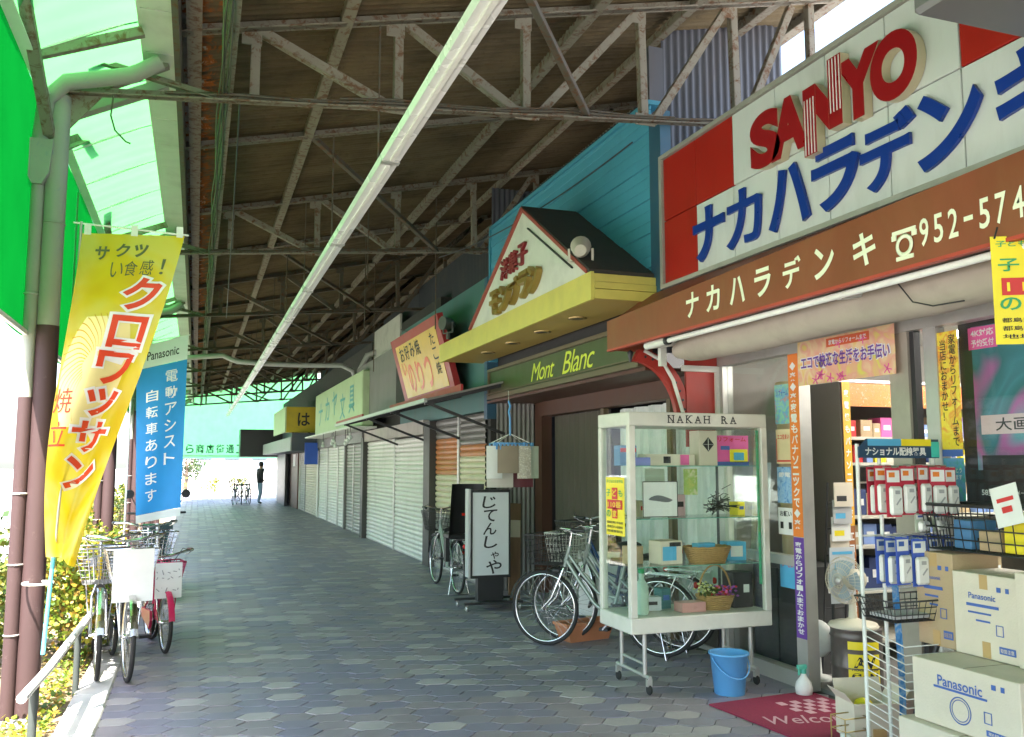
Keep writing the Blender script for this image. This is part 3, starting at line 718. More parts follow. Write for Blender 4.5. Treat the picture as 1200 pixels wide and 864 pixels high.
wpart('soffit', WOOD, mb, ((3.57, 6.7, 2.40), (4.9, 11.08, 2.43)))
wpart('upper_block', DARK, mb, ((3.72, 7.1, 2.44), (3.94, 11.07, 4.6)))
wpart('door_pillar', WOOD, mb, ((4.16, 10.62, 0), (4.3, 10.86, 2.40)))
wpart('window_frame', OLF, mb, ((4.2, 8.86, 0), (4.26, 8.94, 2.40)), ((4.2, 7.4, 0), (4.26, 7.47, 2.40)))
wpart('lintel', WOOD, mb, ((4.14, 6.8, 2.22), (4.3, 10.6, 2.40)))
CURT = M('drab_curtain', (.095, .085, .065), .85, var=.25, scale=2, stretch=(1, 6, .5)); CURW = M('pale_plastic_sheet', (.62, .64, .62), .3, var=.2, stretch=(1, 8, 1))
MB().grid(lambda u, v: (4.33+.02*math.sin(u*60), 8.95+1.62*u, .25+1.97*v), 120, 1).build('curtain', CURT, mb, True)
MB().grid(lambda u, v: (4.33+.03*math.sin(u*40)+.015*math.sin(u*97), 6.82+1.95*u, .2+2.0*v), 120, 1).build('plastic_curtain', CURW, mb, True)
wpart('base_wall', M('dark_base_wall', (.08, .07, .06), .7), mb, ((4.28, 6.8, 0), (4.42, 10.6, .25)))
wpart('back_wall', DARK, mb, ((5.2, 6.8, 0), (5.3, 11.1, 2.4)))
wpart('step', CONC, mb, ((4.26, 6.68, -.1), (5.2, 11.08, .03)))
corr(mb, SHUT_D, (3.66, 10.95), (4.16, 10.9), 0, 2.40, .01, .06, 'folded_shutter')
MB().bar((3.6, 10.6, 2.415), (3.6, 6.9, 2.415), .02, .02).build('rail', ALU, mb, True)

def floodlight(loc, label, col):
    t = thing('floodlight', label, 'floodlight', loc)
    m = MB(); m.lathe([(.05, .0), (.075, .05), (.085, .16), (.09, .17)], (0, 0, 0), 16, 'x'); m.build('lamp_head', col, t)
    MB().lathe([(.001, .16), (.082, .165)], (0, 0, 0), 16, 'x', False).build('lamp_glass', BLACK, t)
    m = MB().bar((.08, -.10, 0), (.08, -.10, -.12), .02, .012).bar((.08, .10, 0), (.08, .10, -.12), .02, .012).bar((.08, -.10, -.12), (.08, .10, -.12), .02, .012).bar((.08, 0, -.12), (.08, 0, -.20), .03, .03); m.build('yoke', col, t)
    return t
f1 = floodlight((2.99, 6.72, 3.40), 'beige floodlight standing on the yellow canopy beside the gable', M('beige_lamp_metal', (.5, .47, .38), .45))
f1.rotation_euler = (0, rad(-25), rad(65))
f2 = floodlight((3.05, 10.9, 3.40), 'dark floodlight at the far end of the yellow canopy', M('dark_lamp_metal', (.10, .10, .09), .45)); f2.rotation_euler = (0, 0, rad(200))

# ---------------- bicycle shop (red canopy)
bs = thing('bicycle_shop', 'narrow shop with teal upper wall, red edged canopy and half painted shutter', 'shop', (3.9, 12.6, 0))
TEAL = M('teal_wall_paint', (.075, .19, .175), .6, dirt=.35, stretch=(1, 1, .4)); 
wpart('upper_wall', TEAL, bs, ((3.6, 11.21, 2.32), (3.75, 16.5, 4.12))); wpart('wall_corner', BLUED, bs, ((3.57, 11.075, 2.2), (3.75, 11.205, 4.1)))
corr(bs, CORRD, (3.95, 11.2), (3.95, 16.5), 4.0, 5.0); corr(bs, CORR, (3.8, 11.6), (5.0, 11.6), 4.0, 5.5); 
wpart('light_block', DARK, bs, ((3.76, 11.21, 0), (9, 14.2, 4.0)))  # solid dark mass behind each shop front, added to block light
wpart('post', M('dark_post', (.06, .055, .05), .5), bs, ((3.50, 13.85, 0), (3.62, 14.25, 2.3)))
shutter(bs, 11.25, 12.45, 0, 1.15, 3.62, SHUT_G); shutter(bs, 11.25, 12.45, 1.15, 1.72, 3.62, SHUT_C); shutter(bs, 11.25, 12.45, 1.72, 1.88, 3.62, SHUT_O); shutter(bs, 11.25, 12.45, 1.88, 2.3, 3.62, SHUT_D)
shutter(bs, 12.55, 13.83, 0, .85, 3.62, SHUT_G); shutter(bs, 12.55, 13.83, .85, 1.45, 3.62, SHUT_C); shutter(bs, 12.55, 13.83, 1.45, 2.0, 3.62, SHUT_O); shutter(bs, 12.55, 13.83, 2.0, 2.3, 3.62, SHUT_D)
wpart('guide_rail', ALU, bs, ((3.585, 12.46, 0), (3.63, 12.54, 2.3)))
REDC = M('red_canopy_edge', (.36, .02, .022), .45, dirt=.2); GALV = M('galvanised_edge', (.5, .5, .48), .4, .4)
cn = MB().prism([(2.55, 10.3, 2.36), (3.6, 10.3, 2.62), (3.6, 17.6, 2.62), (2.55, 17.6, 2.36)], (0, 0, .025)).build('canopy', M('grey_canopy_sheet', (.22, .2, .19), .6, dirt=.4), bs, True)
wpart('canopy_edge', GALV, bs, ((2.53, 10.3, 2.345), (2.57, 17.6, 2.39)))
wpart('red_band', REDC, bs, ((3.0, 10.35, 2.50), (3.03, 14.6, 2.58))); wpart('red_band', REDC, bs, ((2.56, 14.7, 2.392), (2.59, 17.6, 2.44)))
for ya in (10.4, 12.4, 14.3, 16.6):
    MB().bar((2.6, ya, 2.34), (3.58, ya, 1.98), .035, .035).build('canopy_brace', BLACKM, bs, True); MB().bar((2.56, ya, 2.345), (3.6, ya, 2.60), .04, .05).build('canopy_rib', BLACKM, bs, True)
# slanted red and yellow sign
rs = thing('slanted_sign', 'slanted yellow sign in a red frame with red and black lettering', 'shop sign', (3.35, 13.4, 2.65))
sl = (V((0, -1, -.0)).normalized(), V((-.27, 0, 1)).normalized())
sc_ = V((3.24, 13.5, 3.17))
quads('frame', REDC, rs, sc_, sl, [(0, 0, 3.15, 1.12)], -.09, .088); quads('face', M('amber_sign_face', (.70, .42, .07), .4, dirt=.2), rs, sc_, sl, [(.02, -.02, 2.65, .88)], 0, .004)
OR = M('orange_red_letter', (.72, .11, .02), .4)
for i, ch in enumerate('お好み焼'): txt(rs, ch, at(sc_, sl, -.95+i*.36, .26, .005), sl, .30, .24, INKK, bold=.01, name='letter')
for i, ch in enumerate('いしやき'): txt(rs, ch, at(sc_, sl, -1.0+i*.02, .02-.0, .005), sl, .28, .22, OR, bold=.02, name='letter') if i == 0 else None
for i, ch in enumerate('のりつ'): txt(rs, ch, at(sc_, sl, -.65+i*.55, -.17, .005), sl, .40, .48, OR, bold=.02, name='letter')
for i, ch in enumerate('たこ焼'): txt(rs, ch, at(sc_, sl, 1.05, .27-i*.22, .005), sl, .26, .18, INKK, bold=.01, name='letter')

# ---------------- shutter shops further on
s4 = thing('shuttered_shop', 'closed shop with two tall white roller shutters and grey box wall above', 'shop', (3.9, 17, 0))
GREYB = M('grey_box_wall', (.20, .195, .18), .7, dirt=.5, dirtc=(.1, .095, .085), stretch=(1, 1, .3))
shutter(s4, 14.3, 16.82, 0, 2.08, 3.60, SHUT_W); shutter(s4, 16.92, 19.75, 0, 2.10, 3.60, SHUT_W)
wpart('guide_rail', ALU, s4, ((3.57, 16.83, 0), (3.62, 16.91, 2.1)), ((3.57, 14.25, 0), (3.62, 14.295, 2.1)))
wpart('post', M('dark_post', (.06, .055, .05)), s4, ((3.48, 19.76, 0), (3.62, 20.05, 2.2)))
wpart('shutter_box', M('pale_shutter_box', (.42, .39, .34), .6, dirt=.4), s4, ((3.5, 14.3, 2.11), (3.75, 19.75, 2.34)))
wpart('box_wall', GREYB, s4, ((3.35, 15.75, 2.6), (4.0, 19.98, 3.75))); wpart('light_block', DARK, s4, ((3.76, 14.2, 0), (9, 20, 4.4)))
corr(s4, CORRD, (3.95, 16.5), (3.95, 20), 4.4, 4.9)
wpart('high_wall', M('pale_high_wall', (.5, .5, .44), .7, dirt=.4), s4, ((3.72, 17.2, 3.8), (3.76, 19.9, 4.6)))
s5 = thing('shuttered_shop', 'closed shop with grey and white shutters under the pale green sign', 'shop', (3.9, 24, 0))
shutter(s5, 20.06, 21.5, 0, 2.1, 3.60, SHUT_G); shutter(s5, 21.58, 22.6, 0, 2.1, 3.60, SHUT_G); shutter(s5, 22.75, 24.0, 0, 2.1, 3.60, SHUT_W); shutter(s5, 24.1, 25.95, 0, 2.1, 3.60, SHUT_W); shutter(s5, 26.05, 27.9, 0, 2.1, 3.60, SHUT_W)
wpart('guide_rail', ALU, s5, *[((3.56, ya, 0), (3.63, ya+.08, 2.1)) for ya in (21.5, 24.0, 25.96)]); wpart('post', SHUT_D, s5, ((3.52, 22.61, 0), (3.64, 22.74, 2.2)))
wpart('shutter_box', SHUT_D, s5, ((3.5, 20.06, 2.11), (3.75, 28, 2.5))); wpart('light_block', DARK, s5, ((3.7, 20.06, 0), (9, 28.2, 4.4)))
wpart('upper_wall', GREYB, s5, ((3.55, 20.06, 2.5), (3.75, 28.1, 3.3))); corr(s5, CORRD, (3.95, 20), (3.95, 28), 4.4, 4.8)
wpart('canopy_edge', OFFW, s5, ((2.95, 18.3, 2.36), (3.5, 26.4, 2.40)))
g5 = thing('shop_sign', 'weathered pale green box sign with faded teal lettering', 'shop sign', (3.3, 22.2, 2.41))
PGR = M('pale_green_sign', (.46, .56, .33), .5, dirt=.4, dirtc=(.3, .36, .2))
wpart('box', PGR, g5, ((3.2, 18.4, 2.41), (3.45, 26.1, 3.58)), bev=.02)
for i, ch in enumerate('ナカヤ文具'): txt(g5, ch, (3.198, 24.9-i*1.3, 3.05+.08*((i*7) % 3-1)), FX, .8, .62, M('teal_letter', (.10, .36, .36), .5), bold=.01, name='letter')
for i in range(7):
    t = thing('hanging_lamp', 'small clear globe lamp hanging in a row under the green sign', 'lamp', (2.92+.06*(i % 3), 18.1+i*.68, 2.36), 0, 'globe lamps under the green sign')
    L = .10+.14*((i*5) % 4)/3
    MB().tube([(0, 0, 0), (0, 0, -L)], .006, 4).build('cord', BLACK, t); MB().lathe([(.02, -L), (.03, -L-.04), (.02, -L-.05)], (0, 0, 0), 8).build('cap', ALU, t)
    MB().lathe([(.01, -L-.05), (.035, -L-.07), (.048, -L-.105), (.032, -L-.14), (.005, -L-.15)], (0, 0, 0), 12).build('globe', M('globe_glass', (.62, .66, .62), .1, spec=.8), t)
s6 = thing('shuttered_shop', 'shop with dark projecting canopy and tan shutters beyond the green sign', 'shop', (3.9, 33, 0))
shutter(s6, 28.3, 31.5, 0, 2.1, 3.6, SHUT_T); shutter(s6, 31.7, 33.2, 0, 2.1, 3.6, SHUT_G); wpart('door', M('dark_brown_door', (.10, .045, .03), .5), s6, ((3.5, 33.4, 0), (3.6, 36.0, 2.1))); wpart('door', BLACKM, s6, ((3.3, 36.1, 0), (3.4, 39.6, 2.1)))
wpart('wall', OFFW, s6, ((3.45, 39.61, 0), (3.7, 42, 2.3)), ((3.55, 28.0, 0), (3.7, 28.29, 2.3)), ((3.55, 33.21, 0), (3.7, 33.39, 2.3)))
wpart('notice', PAPER, s6, ((3.49, 34.2, 1.55), (3.498, 35.0, 2.0)))
DKC = M('dark_slate_canopy', (.055, .065, .085), .5, dirt=.3); wpart('canopy', DKC, s6, ((2.74, 28.04, 2.03), (3.56, 40, 2.12))); wpart('canopy_front', M('grey_canopy_face', (.26, .27, .27), .5, dirt=.3), s6, ((2.70, 28.0, 2.03), (2.739, 40, 2.46)))
wpart('canopy_end', DKC, s6, ((2.74, 28.0, 2.03), (3.56, 28.039, 2.58)))
wpart('light_block', DARK, s6, ((3.72, 28.2, 0), (9, 42.4, 4.4))); wpart('upper_wall', DKC, s6, ((3.56, 28.11, 2.4), (3.75, 42, 3.2)))
y6 = thing('shop_sign', 'yellow box sign with one dark character above the dark canopy', 'shop sign', (3.4, 31, 2.37))
wpart('box', M('amber_yellow_sign', (.52, .38, .02), .45, dirt=.3), y6, ((2.62, 28.6, 2.62), (3.6, 29.1, 3.42)))
txt(y6, 'は', (3.15, 28.6, 3.03), FY, .38, .42, INKK, bold=.02)
wpart('side_face', PGR, y6, ((2.58, 28.62, 2.62), (2.615, 33, 3.42)))
wpart('bracket', BLACKM, y6, ((2.8, 28.7, 2.12), (2.86, 28.8, 2.62)), ((3.3, 28.7, 2.12), (3.36, 28.8, 2.62)))
s7 = thing('shuttered_shop', 'black fronted far shop at the open end of the arcade', 'shop', (4.2, 41, 0))
wpart('front', DARK, s7, ((3.5, 40.2, 0), (8, 42.2, 2.2))); wpart('upper_box', BLACKM, s7, ((1.78, 40.6, 1.95), (3.6, 42.0, 3.15)))
wpart('door', OFFW, s7, ((3.44, 40.5, 0), (3.5, 41.2, 2)))
wpart('window', GLASS, s7, ((3.47, 41.4, .5), (3.495, 42.1, 1.9)))

hw = thing('light_leak_screen', 'added dark corrugated screen under the roof edge stopping light leaks', 'wall', (5.38, 30, 4))  # screen added under the roof edge to stop light leaking in
corr(hw, CORRD, (5.38, 7.2), (5.38, 42), 3.9, 6.0)
# ================================================================ BICYCLES
def wire_basket(m, x0, x1, w0, w1, z0, z1, nx=9, nz=5, r=.0028, rim=.006):
    """tapered wire basket: base width w0, rim width w1"""
    def pt(u, s, t):  # u 0..1 along x, s -1..1 across, t 0..1 up
        xm = (x0+x1)/2; hx = (x1-x0)/2*(.84+.16*t); return (xm+(2*u-1)*hx, s*(w0+(w1-w0)*t)/2, z0+(z1-z0)*t)
    for t in [i/nz for i in range(nz+1)]:
        m.tube([pt(0, -1, t), pt(1, -1, t), pt(1, 1, t), pt(0, 1, t)], rim if t == 1 else r, 4, close=True)
    for i in range(nx+1):
        u = i/nx
        m.tube([pt(u, -1, 1), pt(u, -1, 0), pt(u, 1, 0), pt(u, 1, 1)], r, 4); s = 2*u-1
        m.tube([pt(0, s, 1), pt(0, s, 0), pt(1, s, 0), pt(1, s, 1)], r, 4)
def bicycle(label, loc, ang, paint, basket=None, group=None, childseat=False, small=1.0, steer=0, tagcard=False, crate=None, saddlec=None, rack=True):
    t = thing('bicycle', label, 'bicycle', loc, ang, group); k = small
    rw = .33*k; WB = 1.08*k if k > .9 else .98*k; hx = WB-.2
    def wheel(cx, parent):
        m = MB().torus(rw-.036, .010, (cx, 0, rw), 'y', 40, 6, 1.5); o = m.build('wheel', CHROME, parent)
        MB().torus(rw-.016, .016, (cx, 0, rw), 'y', 40, 8, 1.1).build('tyre', RUBBER, o)
        m = MB()
        for i in range(28):
            a = 2*math.pi*i/28; s = .022*(1 if i % 2 else -1); b = a+(.35 if i % 4 < 2 else -.35)
            m.tube([(cx+.02*math.cos(b), s, rw+.02*math.sin(b)), (cx+(rw-.03)*math.cos(a), 0, rw+(rw-.03)*math.sin(a))], .0013, 3, caps=False)
        m.build('spoke_set', CHROME, o); MB().lathe([(.012, -.05), (.022, -.03), (.016, 0), (.022, .03), (.012, .05)], (cx, 0, rw), 10, 'y').build('hub', CHROME, o)
        m = MB(); arc0, arc1 = (20, 200) if cx < .3 else (10, 165)
        rf = rw+.022
        pts = [(cx+rf*math.cos(rad(a)), 0, rw+rf*math.sin(rad(a))) for a in range(arc0, arc1, 8)]
        for i in range(len(pts)-1):
            p, q = pts[i], pts[i+1]; m.add([(p[0], -.025, p[2]-.006), (p[0], 0, p[2]), (p[0], .025, p[2]-.006), (q[0], -.025, q[2]-.006), (q[0], 0, q[2]), (q[0], .025, q[2]-.006)], [(0, 1, 4, 3), (1, 2, 5, 4)], True)
        m.build('mudguard', CHROME if not crate else paint, parent)
    wheel(0, t); wheel(WB, t)
    bb = (.44*k, 0, .29*k); hd0 = (hx-.05, 0, .88*k); hd1 = (hx, 0, .70*k); st = (.31*k, 0, .74*k)
    m = MB(); m.tube([hd0, hd1], .021, 10)
    m.tube([(hx-.015, 0, .76*k), (hx-.14, 0, .58*k), (hx-.28, 0, .40*k), bb], .019, 10); m.tube([(hx-.03, 0, .82*k), (hx-.17, 0, .64*k), (hx-.32, 0, .49*k), (.40*k, 0, .46*k)], .015, 8)
    m.tube([bb, st], .016, 8)
    for s in (-1, 1):
        m.tube([(bb[0], s*.03, bb[2]), (0, s*.06, rw)], .010, 6); m.tube([(.35*k, s*.015, .62*k), (0, s*.06, rw)], .009, 6)
    m.build('frame', paint, t)
    m = MB()
    for s in (-1, 1): m.tube([(hx+.005, s*.02, .69*k), (hx+.03, s*.05, .60*k), (hx+.11, s*.055, .42*k), (WB, s*.055, rw)], .011, 8)
    m.build('fork', CHROME if paint is not BLACKM else paint, t)
    m = MB(); hz = 1.0*k+.02
    m.tube([(hx-.05, 0, .88*k), (hx-.075, 0, hz)], .012, 8)
    pts = [(hx-.30, -.27, hz+.02), (hx-.16, -.28, hz+.03), (hx-.06, -.2, hz+.03), (hx-.03, -.08, hz), (hx-.05, 0, hz-.01), (hx-.03, .08, hz), (hx-.06, .2, hz+.03), (hx-.16, .28, hz+.03), (hx-.30, .27, hz+.02)]
    m.tube(pts, .011, 8); hb = m.build('handlebar', CHROME, t)
    for s in (-1, 1):
        MB().tube([(hx-.31, s*.27, hz+.02), (hx-.19, s*.28, hz+.028)], .017, 8).build('grip', BLACK if not crate else M('brown_grip', (.12, .04, .03)), hb)
        MB().tube([(hx-.15, s*.27, hz+.02), (hx-.2, s*.25, hz-.005), (hx-.28, s*.245, hz-.02)], .005, 5).build('brake_lever', CHROME, hb)
        MB().tube([(hx-.14, s*.25, hz+.03), (hx+.0, s*.16, hz+.06), (hx+.06, s*.04, hz-.1), (hx-.0, 0, .66*k)], .0035, 4).build('brake_cable', BLACK, hb)
    m = MB()
    m.grid(lambda u, v: ((.31*k-.14+.27*u), (2*v-1)*(.105*(1-u)**.7+.022)*(1), .815*k-.035*(2*v-1)**2+.015*math.cos(u*3.1)), 10, 8)
    m.grid(lambda u, v: ((.31*k-.14+.27*u), (2*v-1)*(.105*(1-u)**.7+.022), .775*k-.01*(2*v-1)**2), 10, 8)
    for s in (0, 1): m.grid(lambda u, v, s=s: ((.31*k-.14+.27*u), (2*s-1)*(.105*(1-u)**.7+.022), .815*k-.035+.015*math.cos(u*3.1)-v*(.03)), 10, 1)
    m.grid(lambda u, v: (.31*k-.14, (2*u-1)*.127, .83*k-.035*(2*u-1)**2-v*.055), 8, 1)
    m.build('saddle', saddlec or BLACK, t)
    MB().tube([st, (.30*k, 0, .79*k)], .0125, 8).build('seat_post', CHROME, t)
    m = MB(); m.lathe([(.085, -.045), (.085, -.05), (.06, -.05)], bb, 20, 'y'); m.bar((bb[0], -.06, bb[2]), (bb[0]+.11, -.06, bb[2]-.12), .018, .012); m.bar((bb[0], .06, bb[2]), (bb[0]-.11, .06, bb[2]+.12), .018, .012)
    cr = m.build('crank', CHROME, t)
    MB().box((bb[0]+.07, -.16, bb[2]-.135), (bb[0]+.15, -.07, bb[2]-.11)).build('pedal', BLACK, cr); MB().box((bb[0]-.15, .07, bb[2]+.11), (bb[0]-.07, .16, bb[2]+.135)).build('pedal', BLACK, cr)
    m = MB().prism([(-.05, -.052, rw+.03), (bb[0]+.08, -.052, bb[2]+.085), (bb[0]+.10, -.052, bb[2]), (bb[0]+.06, -.052, bb[2]-.075), (-.04, -.052, rw-.035)], (0, -.022, 0)); m.build('chain_guard', BLACK if not crate else paint, t)
    m = MB()
    for s in (-1, 1): m.tube([(0, s*.065, rw), (-.06, s*.13, .0)] if s < 0 else [(0, .065, rw), (-.09, .14, .012)], .008, 6)
    m.tube([(-.06, -.13, .006), (-.09, .14, .008)], .008, 6); m.build('kickstand', CHROME, t)
    if rack:
        m = MB()
        for s in (-1, 0, 1): m.tube([(-.28*k, s*.055, rw+.35*k), (.12*k, s*.055, rw+.36*k)], .006, 5)
        for xx in (-.28, -.1, .1): m.tube([(xx*k, -.06, rw+.355*k), (xx*k, .06, rw+.355*k)], .006, 5)
        for s in (-1, 1): m.tube([(-.16*k, s*.055, rw+.35*k), (0, s*.07, rw)], .006, 5)
        m.build('rear_rack', CHROME, t)
        MB().lathe([(.028, -.30*k), (.028, -.315*k), (.02, -.325*k)], (0, 0, rw+.28*k), 12, 'x').build('reflector', M('red_reflector', (.65, .03, .02), .2), t)
    MB().lathe([(.02, 0), (.035, .05), (.037, .06)], (hx+.05, 0, .66*k), 12, 'x').build('front_lamp', BLACK, t)
    if basket:
        m = MB(); wire_basket(m, hx-.0, hx+.32*k, .25*k, .37*k, .72*k, .98*k); m.tube([(hx+.12, -.1, .72*k), (WB, -.06, rw)], .005, 5); m.tube([(hx+.12, .1, .72*k), (WB, .06, rw)], .005, 5)
        m.build('front_basket', basket, t)
    if tagcard:
        o = MB().box((hx+.335*k, -.14*k, .60*k), (hx+.343*k, .14*k, .98*k)).build('price_card', PAPER, t)
        if tagcard == 2:
            o = txt(t, '中古', loc, FY, .001, .001, INKK) if False else None
            m = MB(); r2 = random.Random(3)
            for zz in (.90, .82, .70):
                for q in range(5):
                    ya = -.10+q*.045; m.bar((hx+.345*k, ya, (zz+r2.uniform(-.02, .02))*k), (hx+.345*k, ya+r2.uniform(-.02, .03), (zz+r2.uniform(-.05, .02))*k), .005, .006)
            m.build('card_scribble', M('faded_ink', (.25, .25, .26)), t)
    if childseat:
        m = MB(); zc = rw+.38
        m.grid(lambda u, v: (-.16-.14*v+.10*math.cos((u-.5)*3.0)-.1, .19*math.sin((u-.5)*3.0), zc+.02+.62*v), 14, 8)
        m.grid(lambda u, v: (-.19-.14*v+.125*math.cos((u-.5)*3.0)-.115, .205*math.sin((u-.5)*3.0), zc+.0+.66*v), 14, 8)
        m.box((-.28, -.18, zc-.01), (.06, .18, zc+.05), .01); m.box((-.05, -.17, zc-.30), (.05, -.12, zc)); m.box((-.05, .12, zc-.30), (.05, .17, zc))
        m.build('child_seat', BLACK, t); MB().box((-.395, -.06, zc+.28), (-.37, .06, zc+.31)).build('reflector', M('red_reflector', (.65, .03, .02)), t)
    return t
SILV = M('silver_bicycle_paint', (.30, .35, .32), .35, .4); BLKP = M('black_bicycle_paint', (.03, .03, .035), .25, .2); REDP = M('magenta_bicycle_paint', (.50, .02, .09), .3)
YELP = M('yellow_bicycle_paint', (.75, .55, .02), .35); BLUP = M('dark_blue_bicycle_paint', (.03, .06, .16), .25, .3); WICW = M('white_wicker', (.60, .60, .54), .6)
A1 = math.atan2(.74, -.67)
bicycle('silver ladies bicycle with black wire basket beside the glass showcase', (3.72, 6.78, 0), A1, SILV, BLACKM, 'bicycles parked by the patisserie')
bicycle('silver bicycle with pale basket parked second from the showcase', (4.02, 6.98, 0), A1+.06, SILV, WICW, 'bicycles parked by the patisserie')
bicycle('dark blue bicycle parked against the patisserie window', (4.08, 7.75, 0.03), A1-.5, BLUP, BLACKM, 'bicycles parked by the patisserie')
bicycle('bicycle with black child seat behind the white standing sign', (3.12, 10.85, 0), rad(90), SILV, BLACKM, childseat=True)
bicycle('dark bicycle with blank white card on its basket beside the kerb', (-.62, 8.42, 0), rad(-80), BLUP, CHROME, 'bicycles parked along the kerb', tagcard=1)
bicycle('yellow framed bicycle with grey basket beside the white railing', (-.78, 8.55, 0), rad(-83), YELP, M('grey_basket', (.2, .2, .2)), 'bicycles parked along the kerb')
bicycle('small magenta bicycle with a scribbled card beside the kerb', (-.36, 9.1, 0), rad(-78), REDP, REDP, 'bicycles parked along the kerb', small=.78, tagcard=2, crate=True, saddlec=M('brown_saddle', (.16, .06, .05)))
bicycle('silver bicycle with brown saddle behind the magenta bicycle', (-.62, 10.1, 0), rad(-75), SILV, CHROME, 'bicycles parked along the kerb', saddlec=M('brown_saddle', (.16, .06, .05)))
for i in range(3): bicycle('black bicycle parked at the far end of the arcade by the person', (1.62+.2*i, 38.4+.3*i, 0), rad(-100+7*i), BLKP, BLACKM, 'bicycles at the far end')
# scooter behind the blue flag
sc = thing('scooter', 'dark motor scooter parked behind the blue flag', 'scooter', (-.55, 12.6, 0), rad(-82))
for cx in (0, 1.15):
    o = MB().torus(.19, .055, (cx, 0, .245), 'y', 24, 8).build('wheel', RUBBER, sc); MB().lathe([(.15, -.03), (.15, .03)], (cx, 0, .245), 16, 'y').build('rim', ALU, o)
m = MB(); m.prism([(-.25, -.12, .55), (.45, -.14, .5), (.5, -.14, .28), (.15, -.12, .24), (-.2, -.1, .4)], (0, .26, 0)); m.prism([(.85, -.17, .35), (.98, -.17, .9), (1.03, -.17, .88), (1.0, -.17, .3)], (0, .34, 0)); m.box((.4, -.14, .26), (.95, .14, .32), .02); m.build('body', M('dark_green_scooter', (.03, .06, .06), .25), sc)
m = MB(); m.grid(lambda u, v: (-.3+.75*u, (2*v-1)*.13, .66+.05*math.sin(u*3.1)-.04*(2*v-1)**2), 10, 6); m.box((-.3, -.12, .55), (.45, .12, .64), .02); m.build('seat', BLACK, sc)
MB().tube([(.85, -.33, 1.02), (.95, -.12, 1.02), (.95, .12, 1.02), (.85, .33, 1.02)], .014, 8).build('handlebar', BLACK, sc)
m = MB().tube([(1.0, 0, .9), (1.15, 0, .245)], .03, 8); m.build('fork', ALU, sc)
for s in (-1, 1):
    m = MB().tube([(.92, s*.2, 1.03), (.9, s*.3, 1.22)], .006, 5); m.lathe([(.02, -.01), (.055, 0), (.05, .015)], (.9, s*.32, 1.25), 12, 'x'); m.build('mirror', BLACK, sc)

# ================================================================ FENCE, FLAGS, PLANTS
fn = thing('railing', 'low white pipe railing on dark posts beside the kerb', 'railing', (-.74, 6.4, 0))
m = MB().tube([(-.76, 5.0, .47), (-.745, 5.75, .455), (-.73, 9.1, .43)], .024, 10); m.build('rail', WHITE, fn, True); MB().tube([(-.73, 9.1, .43), (-.73, 9.15, .43)], .032, 10).build('rail_cap', M('rail_cap', (.42, .36, .24)), fn, True)
for ya in (5.3, 7.15, 9.0): MB().tube([(-.75, ya, -.1), (-.75, ya, .44)], .022, 10).build('post', M('dark_green_post', (.05, .06, .055), .5), fn, True)

f1 = thing('banner_flag', 'yellow nobori flag with red katakana tied to the brown column', 'flag', (-.84, 6.12, .45))
MB().tube([(-.835, 6.16, .46), (-.80, 6.14, 1.1)], .0125, 10).build('pole', M('light_blue_pole', (.12, .50, .60), .35), f1, True)
MB().tube([(-.80, 6.14, 1.1), (-.755, 6.08, 2.0), (-.735, 6.03, 3.12)], .009, 8).build('upper_pole', ALU, f1, True)
MB().tube([(-.78, 6.03, 3.11), (-.10, 6.03, 3.085)], .006, 6).build('cross_rod', WHITE, f1, True)
MB().torus(.085, .008, (-.90, 6.28, .87), 'z', 16, 5).build('tie', WHITE, f1, True)
def cloth1(x, y_):
    """flag surface: u right (0..1), v up (0..1): hangs askew, its free edge blown back and gathered below"""
    u, v = x, y_
    t = 1-v
    left = V((-.725-.10*t-.10*math.sin(t*3.0)*t, 6.02-.05*math.sin(t*6), 3.045-2.0*t))
    wd = .60*(1-t)+.16*t+.05*math.sin(t*3.1)
    sag = V((wd*u, .09*math.sin(u*5+t*7)*t+.05*math.sin(u*9+t*3)*t+.14*u*t, .03*u*(1-t)+.02*math.sin(u*3.1)*t-.22*u*t*t*.3))
    return left+sag
FLY = printed('yellow_flag_cloth', [(.74, .50, .01), (.80, .60, .02), (.78, .66, .12), (.80, .62, .03)], 2.2)
def flagcloth(name, mat, parent, fn, off=0, nu=30, nv=60):
    m = MB(); m.grid(lambda u, v: tuple(fn(u, v)), nu, nv); o = m.build(name, mat, parent, True); return o
FL = bpy.data.materials
def clothmat(name, nodesfrom, trans=.45):
    m = nodesfrom.copy(); m.name = name; n = m.node_tree.nodes; l = m.node_tree.links; p = n['Principled BSDF']
    src = p.inputs['Base Color'].links[0].from_socket if p.inputs['Base Color'].links else None
    tl = n.new('ShaderNodeBsdfTranslucent')
    if src: l.new(src, tl.inputs[0])
    x = n.new('ShaderNodeMixShader'); x.inputs[0].default_value = trans; l.new(p.outputs[0], x.inputs[1]); l.new(tl.outputs[0], x.inputs[2]); l.new(x.outputs[0], n['Material Output'].inputs[0]); return m
flagcloth('cloth', clothmat('yellow_flag_thin_cloth', FLY), f1, cloth1)
def on_cloth(fn, u0, v0, w_, h_, lift):
    def wf(x, y_, z):
        u = u0+x*w_; v = v0+y_*h_; p = fn(u, v); du = fn(u+.01, v)-p; dv = fn(u, v+.01)-p; n = du.cross(dv).normalized()
        if n.y > 0: n = -n
        return p+n*lift
    return wf
